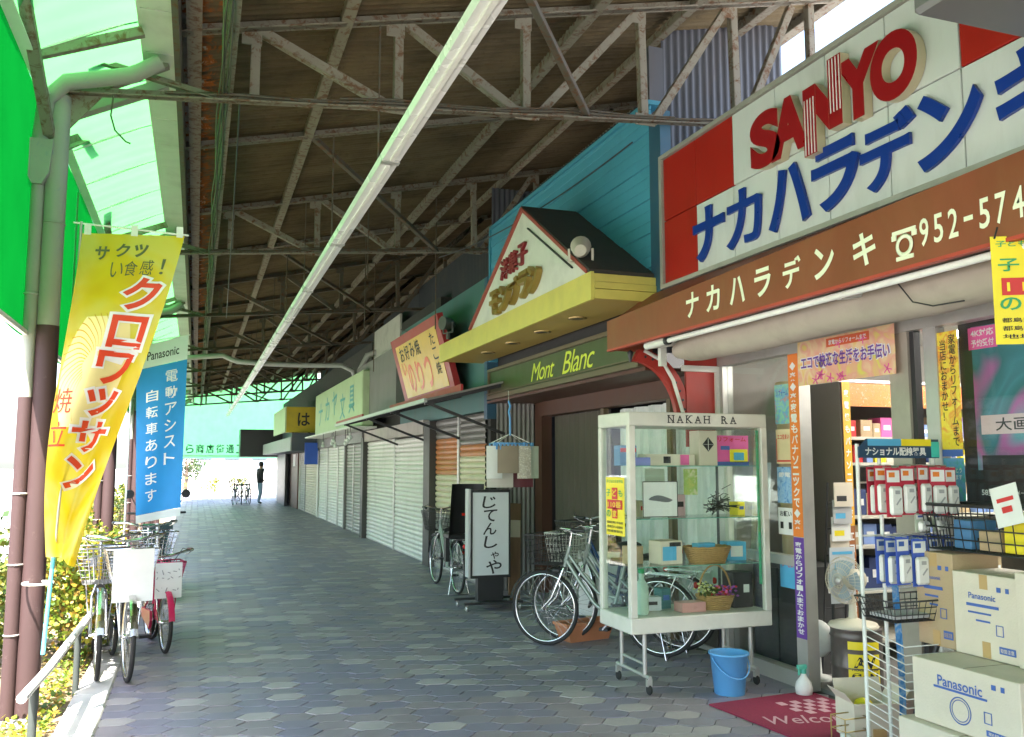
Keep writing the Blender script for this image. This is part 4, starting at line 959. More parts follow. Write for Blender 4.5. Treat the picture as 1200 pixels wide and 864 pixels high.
def cloth_text(parent, fn, s, u0, v0, w_, h_, mat, bold, lift, shear=0, name='lettering'):
    me = textmesh(s, bold, 0, 0, shear); xs = [v.co.x for v in me.vertices]; ys = [v.co.y for v in me.vertices]
    import bmesh
    bm = bmesh.new(); bm.from_mesh(me); bmesh.ops.triangulate(bm, faces=bm.faces[:])
    ed = [e for e in bm.edges if e.calc_length() > .22]
    if ed: bmesh.ops.subdivide_edges(bm, edges=ed, cuts=2)
    bm.to_mesh(me); bm.free()
    x0, x1, y0, y1 = min(xs), max(xs), min(ys), max(ys); wf = on_cloth(fn, u0, v0, w_, h_, lift); rl = root(parent).location
    for v in me.vertices: v.co = V(wf((v.co.x-x0)/(x1-x0)-.5, (v.co.y-y0)/(y1-y0)-.5, 0))-rl
    me.materials.clear(); me.materials.append(mat); return link(name, me, parent)
FRED = M('flag_red_ink', (.68, .055, .012), .6); FGRN = M('flag_dark_ink', (.10, .12, .05), .6)
# croissant picture on the flag: crescent of ridges printed on the cloth
m = MB(); CRM = M('flag_cream_print', (.82, .70, .30), .7); wf = on_cloth(cloth1, 0, 0, 1, 1, .003); rl = f1.location
m.grid(lambda u, v: tuple(V(wf(.40+(.37-.14*(2*v-1)**2)*(2*u-1)+.06*(v-.5), .56+.17*(2*v-1), 0))-rl), 16, 20); m.build('pastry_shape', CRM, f1)
m = MB(); BRN = M('flag_pastry_print', (.62, .36, .03), .7); wf = on_cloth(cloth1, 0, 0, 1, 1, .004); rl = f1.location
for q in range(20):
    for sgn in (1,):
        a0 = -1.4+q*.17
        P_ = []
        for i in range(12):
            tt = i/11; rr = .09+.22*tt+.006*math.sin(tt*9+q)
            P_.append((.40+1.25*rr*math.cos(a0+2.0+tt*.6), .57+.55*rr*math.sin(a0+2.0+tt*.6)))
        for i in range(11):
            (ua, va), (ub, vb) = P_[i], P_[i+1]
            if min(ua, ub) < .02 or max(ua, ub) > .98: continue
            m.add([V(wf(ua, va, 0))-rl, V(wf(ub, vb, 0))-rl, V(wf(ub, vb+.004, 0))-rl, V(wf(ua, va+.004, 0))-rl], [(0, 1, 2, 3)])
m.build('pastry_print', BRN, f1)
for ch, u0, v0, w_, h_ in (('ク', .72, .835, .40, .105), ('ロ', .68, .715, .40, .10), ('ワ', .64, .605, .42, .10), ('ッ', .60, .50, .40, .085), ('サ', .56, .395, .50, .095), ('ン', .54, .285, .52, .10)):
    cloth_text(f1, cloth1, ch, u0, v0-.03, w_+.08, h_+.018, INKW, .075, .006, .0, 'letter_outline'); cloth_text(f1, cloth1, ch, u0, v0-.03, w_, h_, FRED, .028, .009, .0, 'letter')
for ch, u0, v0 in (('サ', .22, .955), ('ク', .42, .965), ('ッ', .60, .965)): cloth_text(f1, cloth1, ch, u0, v0-.02, .14, .045, FGRN, .03, .006, 0, 'letter')
for ch, u0, v0 in (('い', .40, .90), ('食', .54, .905), ('感', .70, .91), ('！', .86, .915)): cloth_text(f1, cloth1, ch, u0, v0-.02, .13 if ch != '！' else .04, .05, FGRN, .0, .006, 0, 'letter')
for ch, v0 in (('焼', .47), ('立', .37)): cloth_text(f1, cloth1, ch, .13, v0, .24, .075, FRED, .0, .006, 0, 'letter')
for u0 in (.05, .5, .95):
    p = cloth1(u0, 1); MB().box(tuple(p+V((-.02, -.004, -.01))), tuple(p+V((.02, .004, .06)))).build('loop', WHITE, f1, True)

f2 = thing('banner_flag', 'blue and white nobori flag with white vertical lettering above the bicycles', 'flag', (-.80, 10.85, 0))
MB().tube([(-.73, 10.87, .3), (-.72, 10.86, 3.1)], .011, 8).build('pole', WHITE, f2, True)
MB().tube([(-.73, 10.85, 2.96), (-.12, 10.85, 3.10)], .006, 6).build('cross_rod', WHITE, f2, True)
def cloth2(u, v):
    t = 1-v
    return V((-.69+.08*t+(.55-.09*t)*u, 10.83+.025*math.sin(u*6+t*5)*(.3+t), 2.93-1.98*t+.16*u*(1-.5*t)))
FBL = M('blue_flag_cloth', (.035, .30, .70), .7, var=.08); FWH = M('white_flag_cloth', (.72, .76, .74), .7, var=.04)
m = MB(); m.grid(lambda u, v: tuple(cloth2(u, .045+.82*v)), 20, 40); m.build('cloth', clothmat('blue_flag_thin_cloth', FBL), f2, True)
m = MB(); m.grid(lambda u, v: tuple(cloth2(u, .866+.134*v)), 20, 8); m.build('white_band', clothmat('white_flag_thin_cloth', FWH), f2, True); m = MB(); m.grid(lambda u, v: tuple(cloth2(u, .044*v)), 20, 4); m.build('white_hem', clothmat('white_flag_thin_cloth', FWH), f2, True)
cloth_text(f2, cloth2, 'Panasonic', .52, .93, .62, .05, INKK, .012, .004)
for i, ch in enumerate('電動アシスト'): cloth_text(f2, cloth2, ch, .70, .79-i*.092, .24, .066, INKW, .008, .004, 0, 'letter')
for i, ch in enumerate('自転車あります'): cloth_text(f2, cloth2, ch, .32, .70-i*.093, .24, .066, INKW, .008, .004, 0, 'letter')

def leafmat(name, a, b, c):
    m, n, l, p = newmat(name)
    oi = n.new('ShaderNodeNewGeometry'); r = n.new('ShaderNodeValToRGB'); e = r.color_ramp.elements
    e[0].color = rgba(a); e[1].color = rgba(c); q = e.new(.55); q.color = rgba(b); l.new(oi.outputs['Random Per Island'], r.inputs[0])
    l.new(r.outputs[0], p.inputs['Base Color']); p.inputs['Roughness'].default_value = .45
    tl = n.new('ShaderNodeBsdfTranslucent'); l.new(r.outputs[0], tl.inputs[0]); x = n.new('ShaderNodeMixShader'); x.inputs[0].default_value = .3
    l.new(p.outputs[0], x.inputs[1]); l.new(tl.outputs[0], x.inputs[2]); l.new(x.outputs[0], n['Material Output'].inputs[0]); return m
LEAF = leafmat('shrub_leaf', (.03, .075, .015), (.085, .125, .018), (.21, .19, .03)); LEAFY = leafmat('yellow_shrub_leaf', (.05, .12, .015), (.19, .24, .02), (.33, .17, .03)); LEAFD = leafmat('dark_tree_leaf', (.02, .05, .015), (.045, .085, .02), (.08, .11, .03))
BARK = M('bark', (.10, .07, .05), .9, var=.3, scale=20)
def leaf_cloud(n, rx, ry, z0, z1, size, seed, clumps=14):
    r = random.Random(seed); m = MB(); C = []
    for i in range(clumps):
        a = r.uniform(0, 6.28); q = r.random()**.5; zz = r.uniform(z0+.1*(z1-z0), z1*.94); k = 1-abs((zz-z0)/(z1-z0)-.45)*.8
        C.append((rx*q*k*math.cos(a), ry*q*k*math.sin(a), zz, r.uniform(.16, .34)))
    for i in range(n):
        cx, cy, cz, cr = r.choice(C); d = V((r.gauss(0, 1), r.gauss(0, 1), r.gauss(0, .8))).normalized()*cr*r.uniform(.5, 1.05)*(rx+ry+z1-z0)/2.2
        p = V((cx, cy, cz))+d
        if p.z < .02: p.z = .02+r.random()*.1
        s = size*r.uniform(.6, 1.3); t = V((r.gauss(0, 1), r.gauss(0, 1), r.gauss(.2, .7))).normalized(); w_ = t.cross(V((r.gauss(0, 1), r.gauss(0, 1), r.gauss(0, 1)))).normalized()*s*.42
        m.add([p, p+t*s*.5+w_, p+t*s, p+t*s*.5-w_], [(0, 1, 2), (0, 2, 3)])
    return m
def shrub(name, label, loc, rx, ry, h, n, size, mat, seed, group, cat='shrub', stems=6):
    t = thing(name, label, cat, loc, 0, group); leaf_cloud(n, rx, ry, .08, h, size, seed).build('foliage', mat, t)
    r = random.Random(seed+1); m = MB()
    for i in range(stems): a = r.uniform(0, 6.28); m.tube([(.06*math.cos(a), .06*math.sin(a), -.1), (rx*.3*math.cos(a), ry*.3*math.sin(a), h*.4), (rx*.6*math.cos(a), ry*.6*math.sin(a), h*.8)], [.014, .01, .005], 5)
    m.build('stem', BARK, t); return t
shrub('shrub', 'yellow and red tipped leafy shrub between the two brown columns', (-1.0, 8.6, 0), .30, 1.0, .95, 4200, .05, LEAFY, 1, 'shrubs in the kerb bed')
shrub('shrub', 'round green shrub behind the first brown column', (-1.75, 8.4, 0), .6, 1.1, 1.1, 4200, .055, LEAF, 2, 'shrubs in the kerb bed')
shrub('shrub', 'yellow green shrub beneath the blue flag', (-1.2, 11.2, 0), .40, 1.0, 1.1, 3400, .05, LEAFY, 3, 'shrubs in the kerb bed')
for i, ya in enumerate((12.5, 15.5, 18.5, 22, 26, 31, 37)): shrub('shrub', 'green shrub in the row along the kerb bed beyond the flags', (-1.5-.1*(i % 2), ya, 0), .5, .9, .9+.1*(i % 3), 1200, .06, LEAFY if i % 3 == 1 else LEAF, 20+i, 'shrub row along the kerb bed')
gc = leaf_cloud(10, .1, .1, 0, .1, .02, 5); m = MB(); r = random.Random(77)
for i in range(7000):
    x = r.uniform(-2.0, -.74); yy = 4.6+r.random()**1.5*10; s = r.uniform(.02, .055); a = r.uniform(0, 6.28)
    if r.random() < .5: x = -.78-abs(r.gauss(0, .18))
    p = V((x, yy, r.uniform(0, .07))); t = V((math.cos(a), math.sin(a), r.uniform(.1, 1.2))).normalized(); w_ = t.cross(V((0, 0, 1))).normalized()*s*.35
    m.add([p, p+t*s*.5+w_, p+t*s, p+t*s*.5-w_], [(0, 1, 2), (0, 2, 3)])
tag(m.build('ground_cover', LEAFY), 'low yellow green ground cover in the kerb bed', 'ground cover', kind='stuff')
# street beyond: far side buildings, trees, a parked car
PALE = [M('pale_building_%d' % i, c, .8, dirt=.2) for i, c in enumerate(((.62, .58, .55), (.66, .65, .62), (.55, .52, .50)))]
WINM = M('far_window_glass', (.18, .22, .26), .1)
def building(label, x0, x1, y0, y1, h, mat, face='x', fl=3.1):
    t = thing('building', label, 'building', ((x0+x1)/2, (y0+y1)/2, -.16)); wpart('wall', mat, t, ((x0, y0, -.16), (x1, y1, h))); wpart('roof', CONC, t, ((x0-.2, y0-.2, h), (x1+.2, y1+.2, h+.3)))
    z = 1.0
    while z+1.6 < h:
        a, b = (y0, y1) if face == 'x' else (x0, x1); q = a+.8
        while q+1.4 < b:
            if face == 'x': o = wpart('window', WINM, t, ((x1, q, z), (x1+.03, q+1.4, z+1.5))); wpart('sill', WHITE, o, ((x1, q-.1, z-.1), (x1+.12, q+1.5, z-.01)))
            else: o = wpart('window', WINM, t, ((q, y0-.03, z), (q+1.4, y0, z+1.5))); wpart('sill', WHITE, o, ((q-.1, y0-.12, z-.1), (q+1.5, y0, z-.01)))
            q += 2.6
        z += fl
    return t
building('pale pink building across the road opposite the arcade', -27, -17, 8, 24, 7.5, PALE[0]); building('white building across the road further along', -28, -17, 25.5, 40, 10, PALE[1]); building('grey low building across the road far along', -27, -17, 42, 62, 6.5, PALE[2])
building('pale block standing beyond the open end of the arcade', -6, 14, 92, 102, 8, PALE[1], 'y')
def tree(label, loc, h, r_, n, seed, group):
    t = thing('tree', label, 'tree', loc, 0, group); o = leaf_cloud(n, r_, r_, h*.35, h, .16, seed, 22).build('crown', LEAFD, t)
    m = MB().tube([(0, 0, -.2), (.05, 0, h*.3), (0, .1, h*.7)], [.14, .11, .04], 8); rr = random.Random(seed)
    for i in range(6): a = rr.uniform(0, 6.28); m.tube([(.03, .02, h*(.3+.05*i)), (r_*.6*math.cos(a), r_*.6*math.sin(a), h*(.5+.06*i))], [.06, .015], 5)
    m.build('trunk', BARK, t)
for i, (xx, yy) in enumerate(((-14.5, 14), (-14.6, 23), (-14.4, 34), (-14.5, 47))): tree('street tree on the far side of the road', (xx, yy, -.16), 5.0+.4*(i % 2), 1.7, 1500, 60+i, 'trees across the road')
tree('low yellow green tree beyond the open end of the arcade', (-.6, 60, -.16), 3.0, 1.3, 900, 71, None)
for i, (xx, yy) in enumerate(((1.0, 58), (2.6, 61), (-1.2, 57))): shrub('shrub', 'shrub in the sunlit plot beyond the arcade end', (xx, yy, -.16), .8, .6, 1.0, 500, .10, LEAFY, 90+i, 'shrubs beyond the arcade end')
def car(label, loc, ang, paint):
    t = thing('parked_car', label, 'car', loc, ang)
    P_ = [(-2.0, .35), (-2.0, .75), (-1.85, .92), (-1.4, .98), (-.9, 1.42), (.55, 1.45), (1.15, 1.0), (1.85, .88), (2.05, .7), (2.05, .35)]
    m = MB(); n = len(P_)
    def ring(y_, k): return [(x, y_, .35+(z-.35)*k) for x, z in P_]
    vs = ring(-.80, .97)+ring(-.70, 1)+ring(.70, 1)+ring(.80, .97); fs = [tuple(range(n-1, -1, -1)), tuple(range(3*n, 4*n))]
    for k in range(3):
        for i in range(n): fs.append((k*n+i, k*n+(i+1) % n, k*n+n+(i+1) % n, k*n+n+i))
    m.add(vs, fs); m.build('body', paint, t)
    for s in (-1, 1): MB().prism([(-1.2, s*.802, 1.0), (-.85, s*.78, 1.36), (.45, s*.78, 1.38), (.95, s*.802, 1.0)], (0, s*.004, 0)).build('side_window', WINM, t)
    for cx in (-1.3, 1.3):
        for s in (-1, 1): o = MB().torus(.24, .075, (cx, s*.74, .31), 'y', 24, 8).build('wheel', RUBBER, t); MB().lathe([(.19, -.05), (.19, .05)], (cx, s*.76, .31), 16, 'y').build('rim', ALU, o)
    for s in (-1, 1): MB().box((2.03, s*.62-.12, .62), (2.07, s*.62+.12, .74)).build('headlight', WHITE, t)
car('white car parked across the sunlit road', (-5.2, 21, -.13), rad(90), WHITE); car('silver car further along the sunlit road', (-10.5, 30, -.13), rad(-90), SILV)
for i, ya in enumerate((12, 40)):
    t = thing('street_lamp', 'tall grey street lamp pole across the road', 'street lamp', (-13.4, ya, -.16), 0, 'street lamps across the road'); MB().tube([(0, 0, 0), (0, 0, 6.5)], [.09, .05], 10).build('post', ALU, t); MB().tube([(0, 0, 6.4), (.6, 0, 6.8), (1.4, 0, 6.9)], .035, 8).build('arm', ALU, t); MB().box((1.2, -.12, 6.82), (1.9, .12, 6.95), .03).build('lamp_head', OFFW, t)

# ================================================================ PERSON
pe = thing('person', 'person in black jacket and light blue jeans walking at the far end', 'person', (2.50, 38.2, 0), rad(20))
J = {'pel': (0, 0, .90), 'wst': (0, 0, 1.05), 'chs': (.02, 0, 1.28), 'nck': (.03, 0, 1.45), 'hd0': (.04, 0, 1.53), 'hd1': (.045, 0, 1.64), 'hd2': (.04, 0, 1.69),
     'shl': (.01, .19, 1.40), 'ell': (-.02, .25, 1.13), 'hal': (.10, .22, .92), 'shr': (.01, -.19, 1.40), 'elr': (-.05, -.25, 1.13), 'har': (.06, -.24, .90),
     'hil': (0, .10, .86), 'knl': (.06, .11, .48), 'anl': (.0, .11, .09), 'tol': (.15, .12, .035), 'hir': (0, -.10, .86), 'knr': (.02, -.11, .48), 'anr': (-.10, -.11, .10), 'tor': (.05, -.12, .035)}
RD = {'pel': (.15, .12), 'wst': (.15, .11), 'chs': (.17, .12), 'nck': (.06, .06), 'hd0': (.075, .085), 'hd1': (.09, .10), 'hd2': (.06, .07), 'shl': (.08, .08), 'ell': (.058, .058), 'hal': (.045, .035), 'shr': (.08, .08), 'elr': (.058, .058), 'har': (.045, .035),
      'hil': (.095, .10), 'knl': (.07, .07), 'anl': (.05, .05), 'tol': (.04, .03), 'hir': (.095, .10), 'knr': (.07, .07), 'anr': (.05, .05), 'tor': (.04, .03)}
EDG = [('pel', 'wst'), ('wst', 'chs'), ('chs', 'nck'), ('nck', 'hd0'), ('hd0', 'hd1'), ('hd1', 'hd2'), ('chs', 'shl'), ('shl', 'ell'), ('ell', 'hal'), ('chs', 'shr'), ('shr', 'elr'), ('elr', 'har'), ('pel', 'hil'), ('hil', 'knl'), ('knl', 'anl'), ('anl', 'tol'), ('pel', 'hir'), ('hir', 'knr'), ('knr', 'anr'), ('anr', 'tor')]
K_ = list(J); me = bpy.data.meshes.new('body'); me.from_pydata([J[k] for k in K_], [(K_.index(a), K_.index(b)) for a, b in EDG], []); bo = link('body', me, pe)
sk = bo.modifiers.new('Skin', 'SKIN'); su = bo.modifiers.new('Sub', 'SUBSURF'); su.levels = su.render_levels = 2
for i, k in enumerate(K_): me.skin_vertices[0].data[i].radius = RD[k]; me.skin_vertices[0].data[i].use_root = (k == 'pel')
m_, n_, l_, p_ = newmat('clothed_person'); tcn = n_.new('ShaderNodeTexCoord'); sp = n_.new('ShaderNodeSeparateXYZ'); l_.new(tcn.outputs['Object'], sp.inputs[0])
mr = n_.new('ShaderNodeMapRange'); l_.new(sp.outputs[2], mr.inputs[0]); mr.inputs[2].default_value = 1.8; rp = n_.new('ShaderNodeValToRGB'); rp.color_ramp.interpolation = 'CONSTANT'; e = rp.color_ramp.elements
e[0].color = (.05, .05, .05, 1); e[1].position = .045; e[1].color = (.32, .45, .60, 1)
for pos, c in ((.48, (.02, .02, .025)), (.80, (.45, .28, .2)), (.885, (.03, .02, .015))): q = e.new(pos); q.color = rgba(c)
l_.new(mr.outputs[0], rp.inputs[0]); l_.new(rp.outputs[0], p_.inputs['Base Color']); p_.inputs['Roughness'].default_value = .8; me.materials.append(m_)
MB().lathe([(.02, 1.745), (.075, 1.72), (.098, 1.66), (.096, 1.60), (.07, 1.54)], (.03, 0, 0), 14).build('hair', M('dark_hair', (.02, .015, .012), .6), pe)
# ================================================================ GLASS SHOWCASE AND WHAT IS IN IT
SX0, SX1, SY0, SY1, SZ0, SZ1 = 2.90, 4.06, 5.70, 6.22, .42, 1.98
cs = thing('showcase', 'glass showcase on casters with cream frame and serif lettering', 'showcase', (3.48, 5.96, 0))
CSF = M('cream_showcase_frame', (.62, .61, .54), .4, dirt=.25)
wpart('base_tray', CSF, cs, ((SX0, SY0, SZ0), (SX1, SY1, SZ0+.11)), bev=.006)
wpart('top_box', CSF, cs, ((SX0, SY0, SZ1-.10), (SX1, SY1, SZ1)), bev=.006)
for xa in (SX0, SX1-.05):
    for ya in (SY0, SY1-.05): wpart('corner_post', CSF, cs, ((xa, ya, SZ0+.11), (xa+.05, ya+.05, SZ1-.10)), bev=.004)
wpart('glass_pane', GLASSG, cs, ((SX0+.05, SY0+.018, SZ0+.11), (SX1-.05, SY0+.024, SZ1-.10)))
wpart('glass_pane', GLASSG, cs, ((SX0+.05, SY1-.024, SZ0+.11), (SX1-.05, SY1-.018, SZ1-.10)))
wpart('glass_pane', GLASSG, cs, ((SX0+.018, SY0+.05, SZ0+.11), (SX0+.024, SY1-.05, SZ1-.10)))
wpart('glass_pane', GLASSG, cs, ((SX1-.024, SY0+.05, SZ0+.11), (SX1-.018, SY1-.05, SZ1-.10)))
SHZ = (1.595, 1.215, .875)
GEDGE = M('green_glass_edge', (.12, .38, .30), .15)
for zz in SHZ:
    o = wpart('glass_shelf', GLASSG, cs, ((SX0+.055, SY0+.06, zz-.006), (SX1-.055, SY1-.06, zz)))
    wpart('shelf_edge', GEDGE, o, ((SX0+.055, SY0+.056, zz-.0055), (SX1-.055, SY0+.06, zz-.0005)))
wpart('door_edge', M('bright_green_edge', (.05, .42, .22), .3), cs, ((SX1-.075, SY0+.026, SZ0+.3), (SX1-.06, SY0+.04, SZ1-.12)))
for i, ch in enumerate('NAKAH RA'):
    if ch != ' ': 
        o = txt(cs, ch, (3.24+i*.075, SY0, SZ1-.048), FY, .05, .052, INKK, bold=.012, name='letter')
        # small serifs
        m = MB(); quads('serif', INKK, cs, (3.24+i*.075, SY0, SZ1-.048), FY, [(-.017, -.026, .024, .006), (.017, -.026, .024, .006)]+([(-.017, .026, .024, .006)] if ch != 'A' else [])+([(.017, .026, .024, .006)] if ch in 'NKH' else []), .0035)
for xa in (SX0+.14, SX1-.14):
    m = MB()
    for ya in (SY0+.08, SY1-.08): m.tube([(xa, ya, SZ0), (xa, ya, .11)], .016, 8)
    m.tube([(xa, SY0+.0, .12), (xa, SY1-.0, .12)], .014, 8); m.tube([(xa, SY0+.08, .2), (xa, SY1-.08, .2)], .010, 8); lg = m.build('leg_frame', ALU, cs, True)
    for ya in (SY0+.02, SY1-.02):
        MB().torus(.024, .012, (xa, ya, .037), 'x', 16, 6).lathe([(.02, -.012), (.02, .012)], (xa, ya, .037), 12, 'x').build('caster', RUBBER, lg, True); MB().box((xa-.02, ya-.012, .06), (xa+.02, ya+.012, .11)).build('caster_fork', ALU, lg, True)
def yellow110(label, org, fr, w_, h_, hang=False):
    t = sheet('poster', label, 'poster', org, fr, w_, h_, YEL, .003)
    txt(t, '子どもたちを守る', at(org, fr, 0, .43*h_), fr, w_*.9, h_*.06, INKG, .02)
    quads('print_block', INKR, t, org, fr, [(.0, .03*h_, w_*.82, h_*.16), (0, .22*h_, w_*.30, h_*.2), (0, -.12*h_, w_*.28, h_*.18)], .002)
    for i, ch in enumerate('子ども'): txt(t, ch, at(org, fr, (-.33+.33*i)*w_, .23*h_, .002), fr, w_*.22, h_*.12, INKG if i != 1 else YEL, .02, name='letter')
    txt(t, '110番', at(org, fr, 0, .03*h_, .003), fr, w_*.72, h_*.11, YEL, .0)
    for i, ch in enumerate('の家'): txt(t, ch, at(org, fr, (-.33+.33*i*1.0)*w_, -.13*h_, .002), fr, w_*.22, h_*.12, INKG if i != 1 else YEL, .02, name='letter')
    for i, s in enumerate(('都島区青少年指導', '都島区PTA協議会', '地域振興会')): txt(t, s, at(org, fr, 0, (-.28-.075*i)*h_), fr, w_*.86, h_*.045, INKK, .01)
    return t
yellow110('small yellow and red safety poster on the side of the showcase', (SX0-.004, 5.93, 1.30), FX, .30, .42)
# contents
def product_box(label, x, y_, z, w_, d, h, mat, rz_=0, marks=(), group=None, name='product_box'):
    t = thing(name, label, 'box', (x, y_, z), rz_, group); MB().box((-w_/2, -d/2, 0), (w_/2, d/2, h), .003).build('carton', mat, t)
    for (u, v, ww, hh, mm) in marks: m = MB().box((u-ww/2, -d/2-.0018, v-hh/2), (u+ww/2, -d/2-.0004, v+hh/2)); m.build('print_block', mm, t)
    return t
b = product_box('long white product box with magenta mark on the top shelf of the showcase', 3.34, 5.95, SHZ[0], .42, .12, .085, CARDW, 0, ((.12, .043, .075, .075, PINK), (-.03, .043, .06, .05, INKK)))
b = product_box('tall white box with black diamond mark in the showcase', 3.66, 5.95, SHZ[0], .16, .14, .265, CARDW)
m = MB().prism([(-.05, -.072, .16), (0, -.072, .105), (.05, -.072, .16), (0, -.072, .215)], (0, .001, 0)); m.build('print_block', INKK, b)
MB().bar((-.045, -.0725, .16), (.045, -.0725, .16), .004, .002).bar((0, -.0725, .115), (0, -.0725, .205), .002, .004).build('print_line', INKW, b)
pk = sheet('poster', 'pink and yellow leaflet with house picture in the showcase', 'poster', (3.88, 5.90, SHZ[0]+.115), FY, .30, .23, PINK)
quads('print_block', YEL, pk, (3.88, 5.90, SHZ[0]+.115), FY, [(.06, -.04, .16, .10)], .002); quads('print_block', CYAN, pk, (3.88, 5.90, SHZ[0]+.115), FY, [(.06, -.045, .09, .06)], .004); quads('print_block', INKB, pk, (3.88, 5.90, SHZ[0]+.115), FY, [(0, -.10, .30, .03), (-.06, .02, .08, .03)], .002); txt(pk, 'リフォーム', (3.88, 5.898, SHZ[0]+.20), FY, .25, .035, INKR, .02)
bx_ = product_box('small blue and red product box at the left of the showcase top shelf', 3.03, 6.02, SHZ[0], .14, .10, .15, M('blue_box_print', (.08, .22, .42), .5), 0, ((0, .115, .13, .03, INKR),))
product_box('flat lavender blue box lying on the showcase top shelf', 3.07, 5.86, SHZ[0], .13, .08, .06, M('lavender_card', (.22, .25, .62), .5))
pc = sheet('picture_card', 'white picture card with dark long shape on the middle shelf', 'card', (3.22, 5.84, SHZ[1]+.135), FY, .29, .26, PAPER)
quads('frame', INKK, pc, (3.22, 5.84, SHZ[1]+.135), FY, [(0, .127, .29, .005), (0, -.127, .29, .005), (-.142, 0, .005, .26), (.142, 0, .005, .26)], .001)
m = MB(); m.grid(lambda u, v: (3.12+.2*u, 5.834, SHZ[1]+.135+(2*v-1)*.022*math.sin(u*3.14)**.6+.008*math.sin(u*5)), 16, 4); m.build('print_shape', M('grey_print', (.15, .15, .16)), pc, True)
sheet('notice', 'pale green notice hanging behind the middle shelf', 'notice', (3.32, 6.1, 1.42), FY, .17, .30, M('pale_green_paper', (.56, .66, .54), .6)); 
np_ = sheet('notice', 'striped yellow notice taped inside the showcase', 'notice', (3.62, 6.08, 1.47), FY, .12, .20, printed('yellow_green_print', [(.7, .66, .2), (.4, .6, .15), (.8, .78, .5)], 20))
m = MB(); r = random.Random(5)
for i in range(60): p = V((3.78+r.gauss(0, .05), 5.95+r.gauss(0, .03), SHZ[1]+.04+abs(r.gauss(0, .05)))); d = V((r.gauss(0, 1), r.gauss(0, 1), r.gauss(0, .6))).normalized()*.05; m.tube([p-d, p+d], .003, 4)
tag(m.build('wire_ornament', BLACKM), 'dark spiky wire ornament on the middle shelf of the showcase', 'ornament')
product_box('white appliance carton with blue picture on the lower shelf of the showcase', 3.30, 5.92, SHZ[2], .19, .16, .17, CARDW, .1, ((-.02, .08, .12, .10, CYAN), (.03, .145, .1, .03, INKK)))
product_box('light blue small carton behind the wicker tray', 3.92, 5.98, SHZ[2], .16, .12, .14, CYAN, -.1, ((0, .07, .1, .08, PAPER),))
product_box('brown small carton at the left of the lower shelf', 3.07, 6.0, SHZ[2], .12, .1, .13, CARD, .2)
def wicker(label, x, y_, z, w_, d, h, handle=0):
    t = thing('wicker_basket', label, 'basket', (x, y_, z)); m = MB(); n = int(h/.014)
    for i in range(n+1):
        k = .74+.26*i/n; pts = []
        for q in range(28): a = 2*math.pi*q/28; rx_, ry_ = w_/2*k, d/2*k; e_ = 2.8; c, s_ = math.cos(a), math.sin(a); pts.append((rx_*math.copysign(abs(c)**(2/e_), c), ry_*math.copysign(abs(s_)**(2/e_), s_), i*.014+.005*(q % 2)))
        m.tube(pts, .0075, 5, close=True)
    m.lathe([(.001, .004), (w_*.33, .004)], (0, 0, 0), 20, cap=False); m.build('weave', WICKER, t)
    if handle: MB().tube([(-w_/2*math.cos(a), 0, h+handle*math.sin(a)) for a in [math.pi*i/16 for i in range(17)]], .007, 6).build('handle', WICKER, t)
    return t
wicker('shallow wicker tray on the lower shelf of the showcase', 3.64, 5.90, SHZ[2], .36, .22, .12)
product_box('flat blue packet lying in the shallow wicker tray', 3.60, 5.88, SHZ[2]+.10, .16, .08, .045, CYAN, .15)
wicker('wicker basket with tall handle and flowers in the showcase', 3.70, 5.90, .532, .28, .2, .10, .22)
fl = thing('flower_bunch', 'yellow and pink artificial flowers in the handled basket', 'flowers', (3.68, 5.88, .60)); r = random.Random(8)
for mm, cx in ((M('pale_yellow_petal', (.6, .6, .25)), -.08), (PINK, .08), (M('violet_petal', (.3, .08, .4)), .11), (INKR, .05)):
    m = MB()
    for i in range(26): p = V((cx+r.gauss(0, .035), r.gauss(0, .035), .05+r.uniform(-.03, .05)+(.03 if cx < 0 else 0))); m.lathe([(.002, -.008), (.014, 0), (.003, .008)], p, 6)
    m.build('petals', mm, fl)
leaf_cloud(120, .12, .06, .0, .09, .03, 9, 6).build('leaves', LEAF, fl)
product_box('black product carton with white mark at the bottom right of the showcase', 3.93, 5.95, .532, .17, .15, .26, BLACK, 0, ((.03, .14, .05, .06, PAPER),))
product_box('clear plastic wrapped red toy set on the showcase floor', 3.46, 5.86, .532, .2, .12, .07, M('red_white_print', (.6, .3, .28), .3))
t = thing('bottle', 'pale green bottle standing on the showcase floor', 'bottle', (3.06, 5.85, .532)); MB().lathe([(.045, 0), (.05, .02), (.05, .2), (.02, .25), (.018, .29)], (0, 0, 0), 16).build('body', M('pale_green_plastic', (.4, .55, .45), .3), t); MB().lathe([(.022, .29), (.022, .32)], (0, 0, 0), 12).build('cap', INKG, t)

# ================================================================ STANDING SIGN, HANGING PACKS
ss = thing('standing_sign', 'white standing sign with brushed black hiragana on a black wheeled base', 'sign', (3.16, 9.75, 0))
wpart('panel', M('sign_acrylic', (.66, .69, .70), .35, var=.04, dirt=.1), ss, ((2.945, 9.66, .37), (3.375, 9.665, 1.29)))
wpart('frame', BLACK, ss, ((2.925, 9.65, .34), (2.945, 9.80, 1.32)), ((3.375, 9.65, .34), (3.395, 9.80, 1.32)), ((2.945, 9.65, 1.29), (3.375, 9.80, 1.32)), ((2.945, 9.65, .34), (3.375, 9.80, .37)), ((2.945, 9.67, .37), (3.375, 9.79, 1.29)))
wpart('side_strip', M('grey_strip', (.5, .5, .5)), ss, ((2.9, 9.66, .35), (2.924, 9.79, 1.33)))
wpart('pedestal', BLACK, ss, ((3.02, 9.68, .09), (3.32, 9.78, .34)))
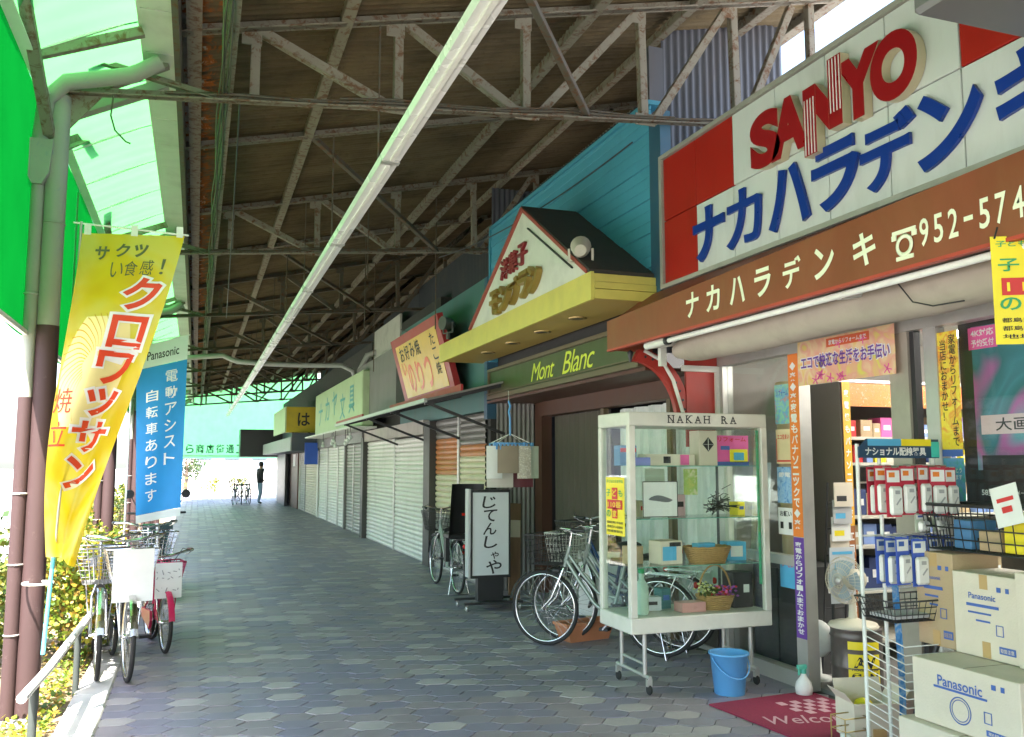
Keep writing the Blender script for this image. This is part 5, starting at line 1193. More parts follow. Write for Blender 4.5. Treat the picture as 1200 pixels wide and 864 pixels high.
wpart('base_bar', BLACKM, ss, ((2.82, 9.52, .07), (3.50, 9.57, .095)), ((2.82, 9.9, .07), (3.50, 9.95, .095)), ((3.05, 9.57, .07), (3.3, 9.9, .09)))
for xa in (2.85, 3.47):
    for ya in (9.545, 9.925): MB().torus(.02, .012, (xa, ya, .032), 'x', 14, 6).build('caster', ALU, ss, True); wpart('caster_stem', ALU, ss, ((xa-.012, ya-.012, .04), (xa+.012, ya+.012, .07)))
for i, (ch, du, s) in enumerate((('じ', -.02, 1), ('て', .0, 1), ('ん', -.01, 1), ('し', .0, 1), ('ゃ', .05, .6), ('や', .04, 1.15))):
    txt(ss, ch, (3.16+du, 9.66, 1.18-i*.148+(.02 if i == 5 else 0)), FY, .16*s, .135*s, INKK, bold=.012, shear=.12, name='letter')
hg = thing('clip_hanger', 'blue plastic clip hanger hung from a canopy wire', 'hanger', (3.32, 9.45, 2.2))
BLP = M('sky_blue_plastic', (.12, .36, .72), .35)
MB().tube([(0, .05, .12), (.01, .02, .06), (-.015, 0, .0), (0, 0, -.08), (0, 0, -.27)], .012, 8).build('hook', BLP, hg)
m = MB(); m.tube([(-.2, -.12, -.36), (.2, -.12, -.36), (.2, .12, -.36), (-.2, .12, -.36)], .009, 6, close=True)
for s in (-.07, .07): m.tube([(-.2, s, -.36), (.2, s, -.36)], .006, 5)
for s in (-.1, 0, .1): m.tube([(s, -.12, -.36), (s, .12, -.36)], .006, 5)
m.build('clip_frame', BLP, hg); m = MB()
for s in (-1, 1):
    for q in (-1, 1): m.tube([(0, 0, -.25), (s*.2, q*.12, -.36)], .005, 5)
m.build('hanger_cord', WHITE, hg); m = MB()
for i in range(10): a = i/9; m.box((-.2+.4*a-.008, -.13, -.43), (-.2+.4*a+.008, -.115, -.36)); m.box((-.2+.4*a-.008, .115, -.43), (-.2+.4*a+.008, .13, -.36))
m.build('clip', BLP, hg)
MB().tube([(0, .05, .12), (.0, .06, .24)], .004, 4).build('hanging_wire', ALU, hg)
r = random.Random(4)
for i, (dx, dy, w_, h_, mm) in enumerate(((-.22, -.10, .18, .36, PAPER), (-.07, -.13, .24, .30, M('brown_rug_sample', (.30, .24, .18), .9)), (.12, -.13, .16, .36, printed('floral_pack', [(.7, .66, .55), (.45, .4, .32), (.75, .72, .66)], 30)), (.25, -.05, .14, .36, M('pale_teal_pack', (.5, .56, .45), .4)), (-.12, -.0, .30, .46, M('plain_pack', (.55, .52, .46), .4)), (.16, .05, .26, .46, M('dark_red_pack', (.14, .03, .04), .4)))):
    t = thing('packet', ('white flat packet', 'brown cloth packet', 'floral paper packet', 'pale teal packet', 'large pale packet', 'dark red packet')[i]+' clipped under the blue hanger', 'packet', (3.32+dx, 9.45+dy, 1.83), r.uniform(-.15, .15))
    MB().grid(lambda u, v: ((u-.5)*w_, -.012*math.sin(u*3.1)-.004, -h_*v-.02), 8, 8).grid(lambda u, v: ((u-.5)*w_, .012*math.sin(u*3.1)+.004, -h_*v-.02), 8, 8).build('packet_body', mm, t)
    MB().box((-.01, -.015, -.05), (.01, .015, .02)).build('clip', BLP, t)
pl = thing('plank_board', 'old brown wooden board leaning behind the standing sign', 'board', (3.56, 10.0, 0)); m = MB(); m.box((-.07, -.02, 0), (.07, .02, 1.15), .004); m.build('board', M('old_plank', (.20, .12, .07), .8, var=.35, stretch=(1, 1, .1), scale=20), pl); MB().box((-.06, -.026, .75), (.06, -.021, .95)).build('patch', SHUT_T, pl); pl.rotation_euler = (rad(-6), rad(3), 0)
pt = thing('planter', 'terracotta orange rectangular plastic planter on the ground behind the wheels', 'planter', (3.44, 7.72, 0), rad(12)); m = MB()
def ring(k, z, t_): a, b = .26*k-t_, .11*k-t_; return [(-a, -b, z), (a, -b, z), (a, b, z), (-a, b, z)]
RG = [ring(.82, 0, 0), ring(1, .14, 0), ring(1.06, .145, 0), ring(1.06, .17, 0), ring(1.0, .17, .012), ring(.84, .02, .012)]
vs = [p for q in RG for p in q]; fs = [(i*4+j, i*4+(j+1) % 4, i*4+4+(j+1) % 4, i*4+4+j) for i in range(5) for j in range(4)]+[(20, 21, 22, 23), (3, 2, 1, 0)]
m.add(vs, fs); m.build('trough', M('terracotta_plastic', (.50, .20, .10), .55), pt)
MB().box((-.2, -.08, .02), (.2, .08, .11)).build('soil', SOIL, pt)
pb = sheet('panel_board', 'white board leaning low against the patisserie window', 'board', (4.0, 8.5, .38), frm(rad(-30)), .5, .65, PAPER, .02); wpart('stand_foot', CARD, pb, ((3.85, 8.4, .031), (4.15, 8.6, .055)))

# ================================================================ IN FRONT OF THE ELECTRONICS SHOP
bu = thing('bucket', 'light blue plastic bucket under the corner of the showcase', 'bucket', (3.60, 5.58, 0)); BKT = M('light_blue_bucket', (.12, .38, .72), .35)
MB().lathe([(.001, .012), (.098, .012), (.10, 0), (.105, .003), (.132, .27), (.142, .272), (.142, .285), (.128, .285), (.10, .018), (.001, .018)], (0, 0, 0), 32, cap=False).build('body', BKT, bu)
MB().tube([(.138*math.cos(a), -.138*math.sin(a)*.93-.005, .255-.13*math.sin(a)) for a in [math.pi*i/20 for i in range(21)]], .005, 6).build('handle', BKT, bu)
mt = thing('door_mat', 'dark pink door mat with pale lettering and checks before the doorway', 'door mat', (3.75, 4.75, 0)); MATM = M('magenta_mat_pile', (.26, .018, .055), .95, var=.3, scale=60, bump=.6, bscale=300); PALEP = M('pale_pink_pile', (.56, .32, .36), .95)
def matp(u, v): return V((3.30+.0*v+.92*u, 5.40-1.5*v-.10*(1-u)*0, 0))
m = MB(); m.prism([(3.29, 5.35, .002), (3.40, 4.05, .002), (4.18, 4.05, .002), (4.14, 5.42, .002)], (0, 0, .010)); m.build('pile', MATM, mt, True)
m = MB(); r = random.Random(12)
for i in range(7):
    for j in range(4):
        if (i+j) % 2 == 0 and r.random() < .85: m.box((3.72+i*.055, 5.22-j*.075, .0122), (3.772+i*.055, 5.15-j*.075, .0145))
m.build('check_mark', PALEP, mt, True)
txt(mt, 'Welcome', (3.72, 4.82, .0125), (V((.98, -.2, 0)).normalized(), V((.2, .98, 0)).normalized()), .62, .17, PALEP, bold=.005, shear=.3, lift=.002)
sb = thing('spray_bottle', 'white spray bottle with green trigger standing by the door post', 'bottle', (4.06, 5.36, .0)); MB().lathe([(.035, 0), (.055, .01), (.06, .05), (.052, .09), (.022, .13), (.018, .15)], (0, 0, 0), 18).build('body', WHITE, sb)
m = MB(); m.lathe([(.02, .15), (.02, .18)], (0, 0, 0), 12); m.box((-.05, -.012, .18), (.025, .012, .21), .004); m.prism([(-.04, -.006, .18), (-.045, -.006, .14), (-.035, -.006, .14), (-.02, -.006, .18)], (0, .012, 0)); m.build('trigger', M('mint_plastic', (.10, .50, .38), .4), sb)
# drum bin and fan
dr = thing('steel_drum', 'dark steel drum with black lettering on yellow label inside the doorway', 'drum', (4.49, 5.32, .018)); DRM = M('dark_drum_paint', (.11, .095, .085), .35, .3, dirt=.5, dirtc=(.25, .2, .17))
MB().lathe([(.17, 0), (.178, .01), (.174, .02), (.174, .16), (.18, .17), (.174, .18), (.174, .36), (.182, .375), (.174, .39), (.174, .42), (.182, .43), (.15, .432)], (0, 0, 0), 36).build('body', DRM, dr)
def wrap(parent, s, a0, z, w_, h_, mat, rr, bold):
    me = textmesh(s, bold); xs = [v.co.x for v in me.vertices]; ys = [v.co.y for v in me.vertices]; x0, x1, y0, y1 = min(xs), max(xs), min(ys), max(ys)
    for v in me.vertices:
        u = ((v.co.x-x0)/(x1-x0)-.5)*w_; a = a0+u/rr; v.co = V((rr*math.cos(a), rr*math.sin(a), z+((v.co.y-y0)/(y1-y0)-.5)*h_))
    me.materials.clear(); me.materials.append(mat); link('lettering', me, parent)
def band(parent, a0, w_, z0, z1, rr, mat): MB().grid(lambda u, v: (rr*math.cos(a0+(u-.5)*w_/rr), rr*math.sin(a0+(u-.5)*w_/rr), z0+(z1-z0)*v), 12, 1).build('label_band', mat, parent)
a0 = rad(-112); band(dr, a0, .23, .07, .27, .1765, YEL); band(dr, a0, .23, .30, .355, .1765, YEL)
wrap(dr, 'AV', a0, .215, .16, .075, INKK, .1775, .05); wrap(dr, 'CAN', a0, .115, .19, .06, INKK, .1775, .05); wrap(dr, 'TRASH BOX', a0, .165, .2, .015, INKK, .1775, .01)
fa = thing('desk_fan', 'cream electric desk fan standing on the steel drum', 'fan', (4.47, 5.32, .451), rad(190)); FANM = M('aged_cream_plastic', (.60, .56, .44), .45)
MB().lathe([(.17, 0), (.175, .01), (.16, .03), (.06, .05), (.04, .06)], (0, 0, 0), 28).build('base', FANM, fa); MB().lathe([(.032, .05), (.026, .12), (.024, .22)], (0, 0, 0), 16).build('stem', FANM, fa)
m = MB(); m.lathe([(.03, -.10), (.07, -.08), (.075, 0), (.05, .04)], (0, 0, .33), 20, 'x'); m.build('motor', FANM, fa)
m = MB()
for rr, xx in ((.165, .06), (.165, .075), (.13, .12), (.09, .135), (.05, .14), (.12, .03), (.08, .02)): m.torus(rr, .0025, (xx, 0, .33), 'x', 32, 4)
for i in range(36): a = 2*math.pi*i/36; c, s = math.cos(a), math.sin(a); m.tube([(.14, .03*c, .33+.03*s), (.125, .12*c, .33+.12*s), (.068, .165*c, .33+.165*s), (.03, .12*c, .33+.12*s)], .0014, 3, caps=False)
m.build('guard', FANM, fa); m = MB()
for i in range(4):
    a = i*math.pi/2
    m.grid(lambda u, v, a=a: (.075+.03*(v-.5), (.03+.11*u)*math.cos(a+(v-.5)*1.1), .33+(.03+.11*u)*math.sin(a+(v-.5)*1.1)), 6, 6)
m.build('blade', M('pale_blue_blade', (.35, .45, .5), .3), fa); MB().lathe([(.03, .14), (.028, .15), (.01, .153)], (0, 0, .33), 16, 'x').build('badge', ALU, fa)

# wire rack with blister packs
rk = thing('wire_rack', 'white wire display rack with printed header beside the door', 'display rack', (3.85, 4.16, 0)); RX0, RX1, RY = 3.57, 4.12, 4.16
m = MB()
for xa in (RX0, (RX0+RX1)/2-.12, RX1): m.tube([(xa, RY, .03), (xa, RY, 1.72)], .011, 8)
for zz in (.06, .9, 1.2, 1.5, 1.70): m.tube([(RX0, RY, zz), (RX1, RY, zz)], .006, 6)
for i in range(12): m.tube([(RX0+.0, RY-.0, .2+i*.045), (RX0+.02, RY-.28, .2+i*.045-.06), (RX1, RY-.28, .2+i*.045-.06), (RX1, RY, .2+i*.045)], .0035, 4)
m.build('wire_frame', WHITE, rk, True)
for xa in (RX0, RX1): wpart('foot', WHITE, rk, ((xa-.015, RY-.28, .018), (xa+.015, RY+.14, .045)))
ho = V((3.85, RY-.03, 1.705)); 
m = MB(); m.prism([(3.56, RY-.03, 1.64), (4.14, RY-.03, 1.64), (4.14, RY-.03, 1.75), (3.62, RY-.03, 1.75), (3.56, RY-.03, 1.70)], (0, .012, 0)); m.build('header', M('dark_blue_card', (.02, .06, .12), .5), rk, True)
quads('print_block', INKB if False else CYAN, rk, (3.74, RY-.031, 1.73), FY, [(0, 0, .24, .04)], .001); quads('print_block', YEL, rk, (3.97, RY-.031, 1.73), FY, [(0, 0, .22, .04)], .001); quads('print_block', M('teal_print', (.05, .5, .42)), rk, (4.11, RY-.031, 1.69), FY, [(0, 0, .06, .09)], .001)
txt(rk, 'ナショナル配線器具', (3.82, RY-.031, 1.678), FY, .44, .05, INKW, .03)
PKR = M('red_pack_card', (.50, .03, .06), .4); PKB = M('blue_pack_card', (.06, .12, .50), .4); BLIS = M('white_moulded_plug', (.72, .71, .68), .25, var=.06)
def pack(label, x, y_, z, w_, h_, card, rz_, group):
    t = thing('blister_pack', label, 'packet', (x, y_, z), rz_, group); MB().box((-w_/2, 0, -h_), (w_/2, .003, 0)).build('card', card, t)
    MB().box((-w_*.42, -.03, -h_*.96), (w_*.42, -.0005, -h_*.38), .012).build('blister', BLIS, t); MB().box((-w_*.42, -.002, -h_*.30), (w_*.42, -.0005, -h_*.06)).build('label_print', PAPER, t); MB().box((-w_*.3, -.003, -h_*.2), (w_*.1, -.0021, -h_*.1)).build('label_print', ORANGE if card is PKR else INKB, t); MB().bar((-w_*.15, -.0305, -h_*.5), (w_*.15, -.0305, -h_*.5), .004, .02).bar((-w_*.1, -.0305, -h_*.75), (w_*.2, -.0305, -h_*.62), .004, .008).build('plug_slot', M('grey_slot', (.35, .35, .35)), t); MB().tube([(0, -.03, .0), (0, .12, .0)], .003, 4).build('peg', ALU, t); return t
r = random.Random(21)
for j in range(3):
    for i in range(5): pack('red carded white plug in blister pack on the wire rack', RX0+.05+i*.105, RY-.06-j*.075+r.uniform(-.01, .01), 1.60-r.uniform(0, .015), .10, .27, PKR, r.uniform(-.3, .3), 'red blister packs on the rack')
for j in range(3):
    for i in range(4): pack('blue carded white cable in blister pack on the wire rack', RX0+.10+i*.115, RY-.06-j*.075, 1.21-r.uniform(0, .015), .105, .26, PKB, r.uniform(-.3, .3), 'blue blister packs on the rack')
for i in range(2): pack('pale green pack hanging between the red and blue packs', RX0+.25+i*.12, RY-.2, 1.33, .11, .10, M('pale_teal_pack', (.5, .56, .45)), .2, 'pale packs on the rack')
wb = thing('wire_basket', 'black wire tray basket on the rack with grey leaflets', 'basket', (3.82, 4.0, .74)); m = MB()
wire_basket(m, -.22, .22, .24, .30, .02, .13, 10, 3, .003, .005); m.tube([(.0, .15, .10), (0, .17, .10)], .006, 4); m.build('wires', BLACKM, wb); MB().box((-.17, -.09, .03), (.15, .09, .05)).build('leaflets', M('grey_paper', (.45, .45, .46)), wb); wb.location = (3.74, 3.86+.16, .74)
bl = thing('blue_strip', 'tall blue printed strip hanging on the wire rack', 'strip', (3.80, 4.2, .1)); MB().grid(lambda u, v: ((u-.5)*.055+.01*math.sin(v*5), -.004*math.cos(u*3), 1.0*v-.05), 2, 12).build('strip_sheet', printed('blue_strip_print', [(.03, .2, .6), (.10, .35, .75), (.5, .6, .7)], 25), bl)
bl.location = (3.78, 4.13, .12)

# cardboard cartons
def carton(label, x0, x1, y0, y1, z0, z1, mat, brand=True, lines=3, tape=True, ring_=False, group=None):
    t = thing('cardboard_box', label, 'box', ((x0+x1)/2, (y0+y1)/2, z0), 0, group)
    m = MB(); m.box((x0, y0, z0+.001), (x1, y1, z1), .004); m.build('carton', mat, t, True); yc = (y0+y1)/2; h = z1-z0; w_ = y1-y0; X = x0
    fl_ = wpart('top_seam', M('dark_seam', (.2, .14, .08)), t, ((x0+.01, yc-.0015, z1), (x1-.01, yc+.0015, z1+.0012)))
    if tape:
        wpart('tape', TAPE, t, ((X-.0012, yc-.025, z1-.075), (X, yc+.025, z1-.002))); wpart('tape', TAPE, t, ((X-.0012, yc-.025, z0+.005), (X, yc+.025, z0+.085)))
    if brand: txt(t, 'Panasonic', (X, yc+.03*w_, z0+h*.73), FX, w_*.42, None, INKB, .015)
    for i in range(lines): quads('print_line', INKB, t, (X, yc+(.03+.05*(i % 2))*w_, z0+h*(.62-.09*i)), FX, [(0, 0, w_*(.5-.14*i), h*(.022 if i else .035))])
    quads('print_frame', INKB, t, (X, yc-.32*w_, z0+h*.14), FX, [(0, 0, w_*.24, h*.085)]); txt(t, '取扱注意', (X, yc-.32*w_, z0+h*.14), FX, w_*.2, h*.05, mat, .01, lift=.005)
    quads('print_mark', INKB, t, (X, yc-.22*w_, z0+h*.36), FX, [(-.02, 0, .004, .05), (.02, 0, .004, .05), (0, .025, .044, .004), (0, -.025, .044, .004)])
    if ring_:
        c = MB(); c.torus(.062, .003, (X-.002, yc+.02, z0+h*.34), 'x', 28, 4, .3); c.torus(.05, .002, (X-.002, yc+.02, z0+h*.34), 'x', 28, 4, .3); c.build('print_ring', INKB, t, True)
    quads('print_mark', INKB, t, (X, yc-.36*w_, z0+h*.84), FX, [(0, 0, .02, .024)]); quads('print_mark', INKB, t, (X, yc-.36*w_+.05, z0+h*.84), FX, [(0, 0, .024, .024)])
    return t
carton('tall tan cardboard carton with blue print beside the blister packs', 3.82, 4.145, 3.76, 4.02, .625, 1.125, CARD, lines=3)
carton('cream cardboard carton with blue print next to the tall tan carton', 3.80, 4.14, 3.35, 3.745, .625, 1.045, CARDW)
carton('cream carton beside the cream taped carton on the upper row', 3.77, 4.14, 2.9, 3.335, .625, 1.08, CARDW)
carton('long white carton with round blue mark carrying the upper cartons', 3.52, 4.13, 3.12, 3.76, .315, .622, CARDW, ring_=True, tape=False, lines=1)
carton('long white carton at the bottom of the stack on the ground', 3.47, 4.13, 3.05, 3.82, .0, .312, CARDW, tape=False)
carton('plain white carton at the foot of the stack near the glass front', 3.6, 4.13, 2.3, 3.04, .0, .6, CARDW, tape=False)
ob = thing('open_box', 'small open white cardboard box standing on the door mat', 'box', (3.80, 4.42, .013), rad(-12)); m = MB(); w2, d2, h2, t_ = .15, .11, .21, .004
m.box((-w2, -d2, 0), (w2, -d2+t_, h2)); m.box((-w2, d2-t_, 0), (w2, d2, h2)); m.box((-w2, -d2+t_, 0), (-w2+t_, d2-t_, h2)); m.box((w2-t_, -d2+t_, 0), (w2, d2-t_, h2)); m.box((-w2+t_, -d2+t_, 0), (w2-t_, d2-t_, t_)); m.build('carton', CARDW, ob)
for pts in ([(-w2, -d2, h2), (w2, -d2, h2), (w2, -d2-.06, h2+.01), (-w2, -d2-.06, h2+.01)], [(-w2, d2, h2), (w2, d2, h2), (w2, d2+.03, h2+.09), (-w2, d2+.03, h2+.09)], [(w2, -d2, h2), (w2, d2, h2), (w2+.05, d2, h2+.07), (w2+.05, -d2, h2+.07)], [(-w2, -d2, h2), (-w2, d2, h2), (-w2-.05, d2, h2+.06), (-w2-.05, -d2, h2+.06)]): MB().prism(pts, (0, 0, .003)).build('flap', CARDW, ob)
MB().box((-.04, -.12, .02), (.04, -.111, .07)).build('tape', TAPE, ob)
t = thing('crumpled_packet', 'yellow packet lying inside the open white box', 'packet', (3.78, 4.44, .02)); MB().lathe([(.001, 0), (.06, .01), (.07, .09), (.05, .19), (.001, .21)], (0, 0, 0), 7).build('packet_body', YEL, t)
ls = thing('low_wire_stand', 'small gold wire stand at the edge of the door mat', 'wire stand', (3.60, 4.35, .013)); m = MB()
for z in (0.004, .08, .15): m.tube([(-.08, -.06, z), (.08, -.06, z), (.08, .06, z), (-.08, .06, z)], .004, 5, close=True)
for s in (-1, 1):
    for q in (-1, 1): m.tube([(s*.08, q*.06, 0), (s*.08, q*.06, .15)], .004, 5)
m.build('wires', M('gold_wire', (.5, .36, .14), .3, .7), ls); MB().lathe([(.03, .006), (.03, .05), (.001, .055)], (-.03, 0, 0), 12).build('small_cup', WHITE, ls)
rd = MB().tube([(3.70, 4.06, .01), (3.86, 3.93, .62)], .014, 8); tag(rd.build('black_rod', BLACKM), 'black metal rod leaning on the carton stack beside the rack', 'rod')
bk = thing('wire_basket', 'large black wire basket of small boxes on top of the cartons', 'basket', (3.98, 3.45, 1.126)); m = MB(); wire_basket(m, -.17, .15, .95, 1.0, .02, .26, 12, 4, .004, .009)
m.build('wires', BLACKM, bk); 
r = random.Random(31)
for i in range(5): product_box(('tan small carton', 'white small carton', 'yellow small box', 'tan flat carton', 'blue small box')[i]+' inside the large black wire basket', 3.97, 3.10+i*.16, 1.155, .16, .13, .10+.05*(i % 3), (CARD, CARDW, YEL, CARD, M('blue_box_print', (.08, .22, .42)))[i], r.uniform(-.2, .2), ((0, .05, .08, .02, INKK),))
wn = sheet('price_tag', 'white tilted price tag clipped on the black wire basket', 'price tag', (3.80, 3.38, 1.40), (V((.0, -.95, .25)).normalized(), V((.05, .25, .95)).normalized()), .16, .2, PAPER); quads('print_block', INKR, wn, (3.80, 3.38, 1.40), (V((.0, -.95, .25)).normalized(), V((.05, .25, .95)).normalized()), [(0, .03, .1, .02), (0, -.02, .06, .03)], .002)

# shop-front prints
def strip(label, X, y0, y1, z0, z1, mat, s, tmat, fr=FX):
    o_ = V((X, (y0+y1)/2, (z0+z1)/2)); t = sheet('sign_strip', label, 'sign strip', o_, fr, abs(y1-y0), z1-z0, mat, .002); n = len(s); w_ = abs(y1-y0)
    for i, ch in enumerate(s): txt(t, '｜' if ch == 'ー' else ch, at(o_, fr, 0, (z1-z0)/2*.92-(z1-z0)*.92*(i+.5)/n), fr, w_*.62, min(w_*.8, (z1-z0)/n*.78), tmat, .03, name='letter')
    return t
strip('orange lettered strip on the aluminium door post', 4.146, 5.42, 5.535, 1.08, 2.42, ORANGE, '◆楽◆楽家電もパナソニックで◆楽', INKW)
strip('purple lettered strip low on the aluminium door post', 4.146, 5.42, 5.535, .36, 1.075, INKP, '家電からリフォームまでおまかせ', INKW)
ec = V((4.12, 4.90, 2.33)); t = sheet('hanging_banner', 'autumn coloured banner hung across the top of the doorway', 'banner', ec, FX, .96, .32, printed('autumn_print', [(.78, .50, .10), (.80, .62, .35), (.78, .38, .28), (.72, .68, .12)], 7), .003)
txt(t, 'エコで快適な生活をお手伝い', at(ec, FX, 0, -.0), FX, .90, .115, INKW, .09); txt(t, 'エコで快適な生活をお手伝い', at(ec, FX, 0, -.0, .002), FX, .88, .10, INKP, .025)
quads('ribbon', M('red_orange_print', (.70, .12, .04)), t, at(ec, FX, .05, .115), FX, [(0, 0, .42, .06)]); txt(t, '家電からリフォームまで', at(ec, FX, .05, .115, .002), FX, .37, .036, INKW, .02)
r = random.Random(2)
for i in range(9):
    u, v = r.uniform(-.45, .45), r.choice((-.12, -.1, .1, -.13)); leaf = MB()
    for k in range(5): a = r.uniform(-.3, .3)+k*1.25; p = at(ec, FX, u, v, .003); q = at(ec, FX, u+.04*math.cos(a), v+.035*math.sin(a), .003); leaf.bar(p, q, .008, .002, (1, 0, 0))
    leaf.build('leaf_print', PINK, t, True)
yo = V((4.18, 4.065, 2.02)); t = sheet('hanging_banner', 'narrow yellow vertical banner inside the glass beside the television', 'banner', yo, FX, .15, .74, printed('gold_print', [(.80, .55, .03), (.82, .66, .06), (.74, .30, .04), (.82, .68, .1)], 14), .003)
txt(t, '家電からリフォ｜ムまで', at(yo, FX, .035, .02), FX, .05, .66, INKK, .01, vert=True); txt(t, '当店におまかせ！', at(yo, FX, -.035, .08), FX, .05, .48, INKK, .01, vert=True)
quads('print_block', INKB, t, yo, FX, [(0, -.35, .15, .04)]); t2 = sheet('notice', 'green and blue notice under the narrow yellow banner', 'notice', (4.18, 4.065, 1.50), FX, .15, .28, printed('green_blue_print', [(.05, .3, .2), (.1, .3, .55), (.05, .45, .3)], 12)); txt(t2, 'ありがとう', (4.179, 4.065, 1.57), FX, .12, .03, INKW, .01); txt(t2, 'ございます', (4.179, 4.065, 1.53), FX, .12, .03, INKW, .01)
to = V((4.30, 3.47, 1.93)); tv = thing('display_panel', 'large black framed television display behind the shop glass', 'display', (4.33, 3.47, 1.38))
quads('frame', BLACK, tv, to, FX, [(0, 0, 1.25, 1.10)], -.05, .05); quads('picture', printed('teal_picture', [(.04, .10, .15), (.06, .22, .30), (.04, .15, .20), (.40, .10, .32), (.10, .30, .38)], 2.2, .55, .7), tv, to, FX, [(.03, .06, 1.12, .84)], .001)
quads('print_block', PINK, tv, at(to, FX, -.45, .41), FX, [(0, 0, .2, .13)], .003); txt(tv, '4K対応', at(to, FX, -.45, .44, .003), FX, .16, .045, INKW, .02); txt(tv, '予約受付', at(to, FX, -.45, .38, .003), FX, .16, .045, INKW, .02)
quads('print_block', M('pale_pink_card', (.62, .46, .50), .4), tv, at(to, FX, -.18, -.10), FX, [(0, 0, .62, .11)], .004); txt(tv, '大画面', at(to, FX, -.22, -.10, .005), FX, .34, .075, INKK, .01)
quads('print_block', BLACK, tv, at(to, FX, -.22, -.32), FX, [(0, 0, .55, .09)], .004); txt(tv, 'LED LIFE', at(to, FX, -.2, -.32, .005), FX, .2, .02, INKW, .01) if False else None
txt(tv, '58型', at(to, FX, -.47, -.485), FX, .09, .04, INKW, .02); txt(tv, '※画面はイメージ', at(to, FX, -.30, -.485), FX, .18, .028, INKW, .01)
for (zc, h_, mt_, lb, s, tm) in ((2.06, .30, printed('sky_house_print', [(.2, .45, .7), (.3, .6, .4), (.15, .4, .65), (.6, .3, .2)], 16), 'light blue poster with house picture on the side window', 'リフォーム', INKB), (1.74, .26, M('cream_orange_print', (.72, .62, .36), .5), 'cream and orange house shaped poster on the side window', 'エコ住まい', INKR), (1.45, .27, printed('blue_stripe_print', [(.06, .25, .6), (.3, .5, .7), (.05, .2, .5)], 18), 'blue product poster on the side window', '節電', INKW), (1.18, .2, PAPER, 'white notice with two small dark shapes on the side window', 'お願い', INKK), (.80, .22, CYAN, 'cyan leaflet low on the side window', 'サービス', INKR)):
    o_ = V((4.188, 5.67, zc)); t = sheet('window_poster', lb, 'poster', o_, FX, .19, h_, mt_, .002); txt(t, s, at(o_, FX, 0, h_*.28), FX, .14, .04, tm, .02)
    if 'house shaped' in lb: quads('print_block', INKR, t, o_, FX, [(0, -.11, .17, .012), (-.085, -.02, .006, .16), (.085, -.02, .006, .16)])
    if 'dark shapes' in lb: quads('print_block', INKK, t, o_, FX, [(-.05, -.03, .035, .05), (.05, -.03, .035, .05)])
yh = yellow110('large yellow hanging safety poster at the awning bar', (3.30, 2.70, 2.33), frm(rad(-28)), .38, .46)
MB().tube([(3.145, 2.78, 2.55), (3.16, 2.775, 2.60)], .004, 5).build('string', BLACK, yh, True)
# interior shelving
sh = thing('shelf_unit', 'tall grey shop shelf with orange printed header inside the doorway', 'shelf', (5.5, 6.2, .018)); SHM = M('grey_shelf_panel', (.17, .16, .145), .5); SHL = M('cream_shelf_board', (.55, .52, .44), .5)
wpart('side_panel', SHM, sh, ((4.88, 5.86, .018), (4.92, 6.45, 2.27))); wpart('back_panel', SHM, sh, ((4.92, 6.42, .018), (7.4, 6.45, 2.27))); wpart('side_panel', SHM, sh, ((7.4, 5.95, .018), (7.44, 6.45, 2.27)))
for zz in (.2, .58, .95, 1.19, 1.62, 1.83): wpart('shelf_board', SHL, sh, ((4.92, 5.93, zz-.025), (7.4, 6.42, zz)))
wpart('header', printed('orange_dot_print', [(.78, .20, .03), (.80, .26, .05), (.78, .18, .02), (.8, .5, .3)], 40), sh, ((4.92, 5.93, 2.08), (7.4, 5.95, 2.27))); wpart('top_rail', ALU, sh, ((4.92, 5.92, 2.275), (7.4, 6.45, 2.30)))
strip('yellow and orange lettered strip down the edge of the shop shelf', 4.925, 0, .075, 1.12, 2.27, M('amber_strip', (.80, .42, .03), .5), '家電機もパナソニックで', INKW, FY).location
o = [x for x in bpy.data.objects if x.get('label', '').startswith('yellow and orange lettered strip')][0]; o.location = (4.93, 5.845, 1.695)
t = strip('brown lettered strip low on the edge of the shop shelf', 4.925, 0, .075, .3, 1.115, M('brown_strip', (.36, .13, .04), .5), 'エコナビ搭載商品', INKW, FY); t.location = (4.93, 5.845, .7075)
r = random.Random(41)
bc = [CARD, PINK, M('blue_white_pack', (.2, .3, .6)), CARDW, INKR, M('navy_pack', (.03, .05, .15)), BLIS, YEL]
nm = ['tan cardboard', 'pink', 'blue and white', 'cream', 'red', 'navy', 'white', 'yellow']
for lv, (zz, hh) in enumerate(((1.83, .2), (1.62, .17), (1.19, .3), (.95, .18), (.58, .28))):
    xx = 4.97
    while xx < 6.6:
        w_ = r.uniform(.07, .16); k = r.randrange(8) if lv in (0, 1) else r.choice((5, 5, 2, 0)); h_ = hh*r.uniform(.55, .95)
        product_box('%s product box on the shop shelf %s' % (nm[k], ('under the orange header', 'on the second board', 'on the middle board', 'on the low board', 'near the floor')[lv]), xx+w_/2, 6.08+r.uniform(0, .05), zz, w_*.92, .16, h_, bc[k], r.uniform(-.05, .05), ((0, h_*.5, w_*.5, h_*.25, INKW if k not in (3, 6) else INKB),), 'stock on the shop shelf')
        xx += w_+r.uniform(0, .02)
lr = thing('leaflet_rack', 'narrow leaflet rack behind the aluminium door post', 'leaflet rack', (4.62, 5.62, .018)); m = MB()
for s in (-.1, .1): m.tube([(s, .12, 0), (s, -.02, 1.45)], .008, 6)
for i in range(6): m.tube([(-.1, .1-.02*i, .3+.2*i), (.1, .1-.02*i, .3+.2*i)], .006, 5)
m.build('rack_frame', BLACKM, lr); r = random.Random(51)
